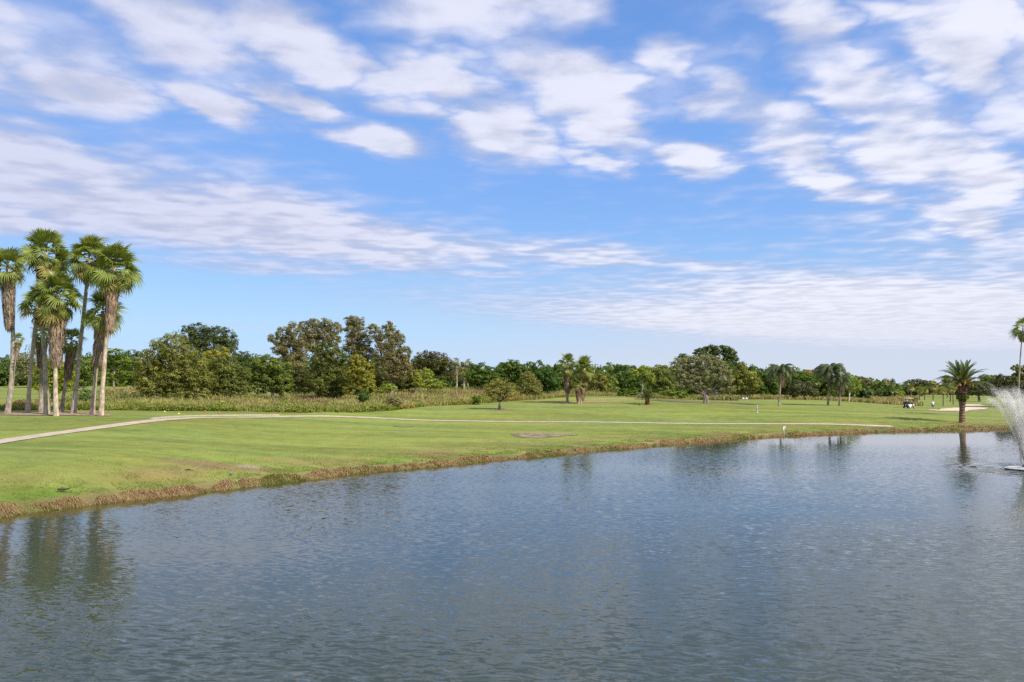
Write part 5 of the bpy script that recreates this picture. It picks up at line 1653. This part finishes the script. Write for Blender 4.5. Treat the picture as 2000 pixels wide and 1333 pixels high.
def golf_cart():
    D = 148.5
    b = W(1775, 799.5, D); b.z = tz(b.x, b.y)
    rz = math.radians(-48)                                  # front points away and to the right
    root = empty('golf_cart', b, 'white golf cart with a pale roof parked on the fairway left of the golfer', 'golf cart', rz=rz)
    # y+ forward
    mb = MB(); mb.box((-.60, -1.15, .28), (.60, 1.1, .42), (.16, .16, .17), bev=.04); link('chassis', mb.mesh('chassis', M_PAINT), root)
    mb = MB()
    mb.box((-.62, -1.05, .42), (.62, -.02, .78), (.82, .82, .80), bev=.09)
    for s in (-1, 1): mb.ball((s * .56, -.78, .46), (.13, .38, .33), (.80, .80, .78), 12, 8)
    link('rear_body', mb.mesh('rear_body', M_PAINT), root)
    mb = MB(); mb.box((-.55, .78, .40), (.55, 1.2, .92), (.78, .78, .76), bev=.12); mb.box((-.58, .72, .82), (.58, .90, 1.02), (.15, .12, .10), bev=.04)
    link('front_cowl', mb.mesh('front_cowl', M_PAINT), root)
    mb = MB(); mb.box((-.54, -.55, .78), (.54, -.02, .90), (.10, .09, .09), bev=.04); link('seat', mb.mesh('seat', M_PAINT), root)
    mb = MB(); mb.box((-.52, -.66, .90), (.52, -.52, 1.28), (.09, .08, .08), bev=.04); link('backrest', mb.mesh('backrest', M_PAINT), root)
    mb = MB(); mb.box((-.60, -1.05, 1.86), (.60, .85, 1.93), (.80, .72, .55), bev=.03); link('roof', mb.mesh('roof', M_PAINT), root)
    for s in (-1, 1):
        for y0, y1 in ((-.75, -.85), (.85, .70)):
            mb = MB(); mb.tube([(s * .52, y0, .8), (s * .52, y1, 1.87)], [.022, .022], 6, (.08, .08, .08)); link('roof_post', mb.mesh('roof_post', M_PAINT), root)
    mb = MB(); mb.tube([(-.26, .75, .85), (-.26, .45, 1.12)], [.02, .02], 6, (.05, .05, .05))
    for i in range(12):
        a, c = i * math.pi / 6, (i + 1) * math.pi / 6
        f = lambda q: Vector((-.26 + .17 * math.cos(q), .45 + .10 * math.sin(q), 1.12 + .13 * math.sin(q)))
        mb.tube([f(a), f(c)], [.014, .014], 5, (.04, .04, .04), False)
    link('steering_wheel', mb.mesh('steering_wheel', M_PAINT), root)
    for s in (-1, 1):
        for y in (-.78, .85):
            w_ = MB(); w_.tube([(s * .44, y, .23), (s * .47, y, .23), (s * .59, y, .23), (s * .62, y, .23)], [.18, .23, .23, .18], 20, (1, 1, 1))
            wo = link('wheel', w_.mesh('wheel', M_RUBBER), root)
            h_ = MB(); h_.tube([(s * .60, y, .23), (s * .635, y, .23)], [.12, .09], 16, (.7, .7, .7)); link('rim', h_.mesh('rim', M_PAINT), wo)
    M = Matrix.Rotation(rz, 4, 'Z')
    for i, (x, col, lab) in enumerate([(-.28, (.035, .04, .07), 'dark navy golf bag strapped to the left of the cart rear'), (.24, (.04, .045, .06), 'dark golf bag with white club covers at the right of the cart rear')]):
        g = empty('golf_bag', b + M @ Vector((x, -1.22, .42)), lab, 'golf bag', 'golf bags on the cart', rz)
        mb = MB(); mb.tube([(0, 0, 0), (0, 0, .06), (0, -.02, .5), (0, -.05, .86)], [.12, .15, .15, .16], 12, col); mb.box((-.09, -.22, .15), (.09, -.1, .5), col, bev=.03)
        link('bag_body', mb.mesh('bag_body', M_CLOTH), g)
        rnd = random.Random(i)
        for k in range(7):
            a = rnd.uniform(0, 6.28); r = rnd.uniform(.02, .11); h = rnd.uniform(1.0, 1.22)
            mb = MB(); p = Vector((math.cos(a) * r, math.sin(a) * r - .05, .8)); q = Vector((math.cos(a) * r * 1.5, math.sin(a) * r * 1.5 - .08, h))
            c = rnd.choice([(.7, .7, .7), (.05, .05, .05), (.35, .35, .36), (.75, .75, .75)])
            mb.tube([p, q], [.01, .01], 5, (.4, .4, .4)); mb.ball(q, (.045, .05, .06), c, 8, 5)
            link('club', mb.mesh('club', M_PAINT), g)


golf_cart()

# striped distance pole
b = hit(1479, 806); D = b.y
pole = empty('striped_pole', b, 'black and white striped distance pole standing on the fairway', 'distance pole')
zt = (W(1479, 792.5, D) - b).z
nb = 9
for i in range(nb):
    mb = MB(); z0, z1 = zt * (i / nb), zt * ((i + 1) / nb)
    wht = (nb - 1 - i) % 2 == 0 or i == 0
    mb.tube([(0, 0, z0 - (.1 if i == 0 else 0)), (0, 0, z1)], [.09, .09], 12, (.8, .8, .76) if wht else (.03, .03, .03)); link('band', mb.mesh('band', M_PAINT), pole)

# white sign at the water's edge
pw = onwater(1531.5, 855)
sg = empty('white_sign', pw, 'small white folded sign on a thin post standing in the water by the bank', 'sign')
k = pw.y / FPX
htop = (855 - 831.5) * k
mb = MB(); mb.tube([(0, 0, -.5), (0, 0, htop - .05)], [.022, .022], 8, (.62, .60, .58)); link('post', mb.mesh('post', M_PAINT), sg)
for (x0, x1, z0, z1, yaw) in [(-3.0, -.4, 3.0, 10.6, 35), (-.2, 2.6, 1.0, 8.4, -30)]:
    mb = MB(); M = Matrix.Rotation(R_(yaw), 4, 'Z')
    mb.box((x0 * k * 1.2, -.06, htop - z1 * k), (x1 * k * 1.2, -.03, htop - z0 * k), (.95, .95, .95), M, bev=.006); link('panel', mb.mesh('panel', M_WHITE), sg)

# tee markers
for (px, py, c, lab) in [(321.5, 806.5, (.75, .65, .05), 'yellow tee marker ball, left and further of the two yellow ones'), (349, 810.5, (.75, .65, .05), 'yellow tee marker ball nearer to the cart path kerb'),
                         (401, 805.5, (.65, .12, .06), 'red tee marker ball, left of the two red ones'), (428, 809.5, (.65, .12, .06), 'red tee marker ball right of the other, near the kerb')]:
    h = hit(px, py)
    e = MB(); e.ball((0, 0, .09), (.11, .11, .10), c); e.tube([(0, 0, -.1), (0, 0, .02)], [.02, .02], 6, (.3, .3, .3))
    link('tee_marker', e.mesh('tee_marker', M_PAINT), loc=h, label=lab, cat='tee marker', group='tee markers by the path')
for px, lab in ((1451, 'left of two small white blocks by the far rough'), (1457.5, 'right of two small white blocks by the far rough')):
    D = 156
    p = at(px, D)
    e = MB(); e.box((-.2, -.15, .12), (.2, .15, .42), (.8, .8, .8), bev=.04); e.tube([(0, 0, -.1), (0, 0, .14)], [.05, .05], 6, (.5, .5, .5))
    link('white_block', e.mesh('white_block', M_PAINT), loc=p, label=lab, cat='marker', group='white blocks on the far lawn')


def duck():
    p = hit(124.5, 962)
    root = empty('duck', p, 'dark brown duck with neck stretched low on the grass near the left bank', 'duck', rz=R_(6))
    # body along +x: tail at -x, head at +x
    V = [(-.06, 0, .13), (-.18, 0, .125), (-.29, 0, .12), (.05, 0, .13), (.13, 0, .14), (.19, 0, .155), (.245, 0, .175), (.29, 0, .17)]
    E = [(0, 1), (1, 2), (0, 3), (3, 4), (4, 5), (5, 6), (6, 7)]
    link('body', skin_mesh('duck_body', V, E, [(.085, .062), (.065, .045), (.022, .012), (.075, .055), (.045, .036), (.028, .028), (.032, .030), (.016, .010)], mat_solid('duck_feathers', (.085, .055, .045)), 0, 2), root)
    mb = MB(); mb.add([(.29, -.014, .168), (.29, .014, .168), (.345, .016, .155), (.345, -.016, .155), (.29, -.012, .180), (.29, .012, .180), (.343, .012, .160), (.343, -.012, .160)],
                      [(0, 3, 2, 1), (4, 5, 6, 7), (0, 1, 5, 4), (1, 2, 6, 5), (2, 3, 7, 6), (3, 0, 4, 7)], (.25, .19, .13)); link('beak', mb.mesh('beak', M_PAINT), root)
    for s in (-1, 1):
        mb = MB(); mb.ball((-.09, s * .066, .145), (.15, .022, .042), (.12, .085, .07), 12, 7); link('wing', mb.mesh('wing', M_CLOTH), root)
        mb = MB(); mb.tube([(-.02, s * .035, .10), (0, s * .035, .05), (.0, s * .035, .008)], [.014, .010, .009], 6, (.12, .09, .05)); mb.box((-.01, s * .035 - .025, 0), (.06, s * .035 + .025, .012), (.12, .09, .05)); link('leg', mb.mesh('leg', M_PAINT), root)
        mb = MB(); mb.ball((.255, s * .028, .188), (.006, .005, .006), (.01, .01, .01), 6, 4); link('eye', mb.mesh('eye', M_PAINT), root)


duck()


def small_bird():
    p = hit(450, 930.5)
    root = empty('grey_bird', p, 'small grey bird on the lush turf above the bank left of the brown worn patch', 'bird', rz=R_(172))
    V = [(0, 0, .10), (-.09, 0, .095), (-.17, 0, .085), (.06, 0, .115), (.10, 0, .155), (.125, 0, .185)]
    E = [(0, 1), (1, 2), (0, 3), (3, 4), (4, 5)]
    link('body', skin_mesh('bird_body', V, E, [(.055, .045), (.042, .032), (.014, .008), (.042, .036), (.022, .022), (.026, .026)], mat_solid('grey_feathers', (.20, .20, .24)), 0, 2), root)
    mb = MB(); mb.tube([(.145, 0, .186), (.185, 0, .18)], [.008, .002], 6, (.06, .05, .04)); link('beak', mb.mesh('beak', M_PAINT), root)
    for s in (-1, 1):
        mb = MB(); mb.ball((-.05, s * .044, .105), (.10, .015, .03), (.16, .16, .2), 10, 6); link('wing', mb.mesh('wing', M_CLOTH), root)
        mb = MB(); mb.tube([(0, s * .02, .07), (0, s * .02, .0)], [.006, .005], 5, (.1, .07, .05)); link('leg', mb.mesh('leg', M_PAINT), root)


small_bird()
p = hit(369, 920.5)
mb = MB(); rs = random.Random(4)
mb.tube([(-.22, 0, .02), (-.08, .02, .06), (.05, 0, .05), (.22, .03, .01)], [.02, .022, .018, .008], 7, (.12, .09, .06), wob=.2)
mb.tube([(-.05, .02, .06), (.03, .10, .10)], [.012, .005], 5, (.12, .09, .06))
link('fallen_stick', mb.mesh('fallen_stick', M_BARK), loc=p, label='short dark fallen stick lying on the grass left of the grey bird', cat='stick')
print('objects', len(bpy.data.objects), 'tris', sum(len(m.loops) - 2 * len(m.polygons) for m in bpy.data.meshes))
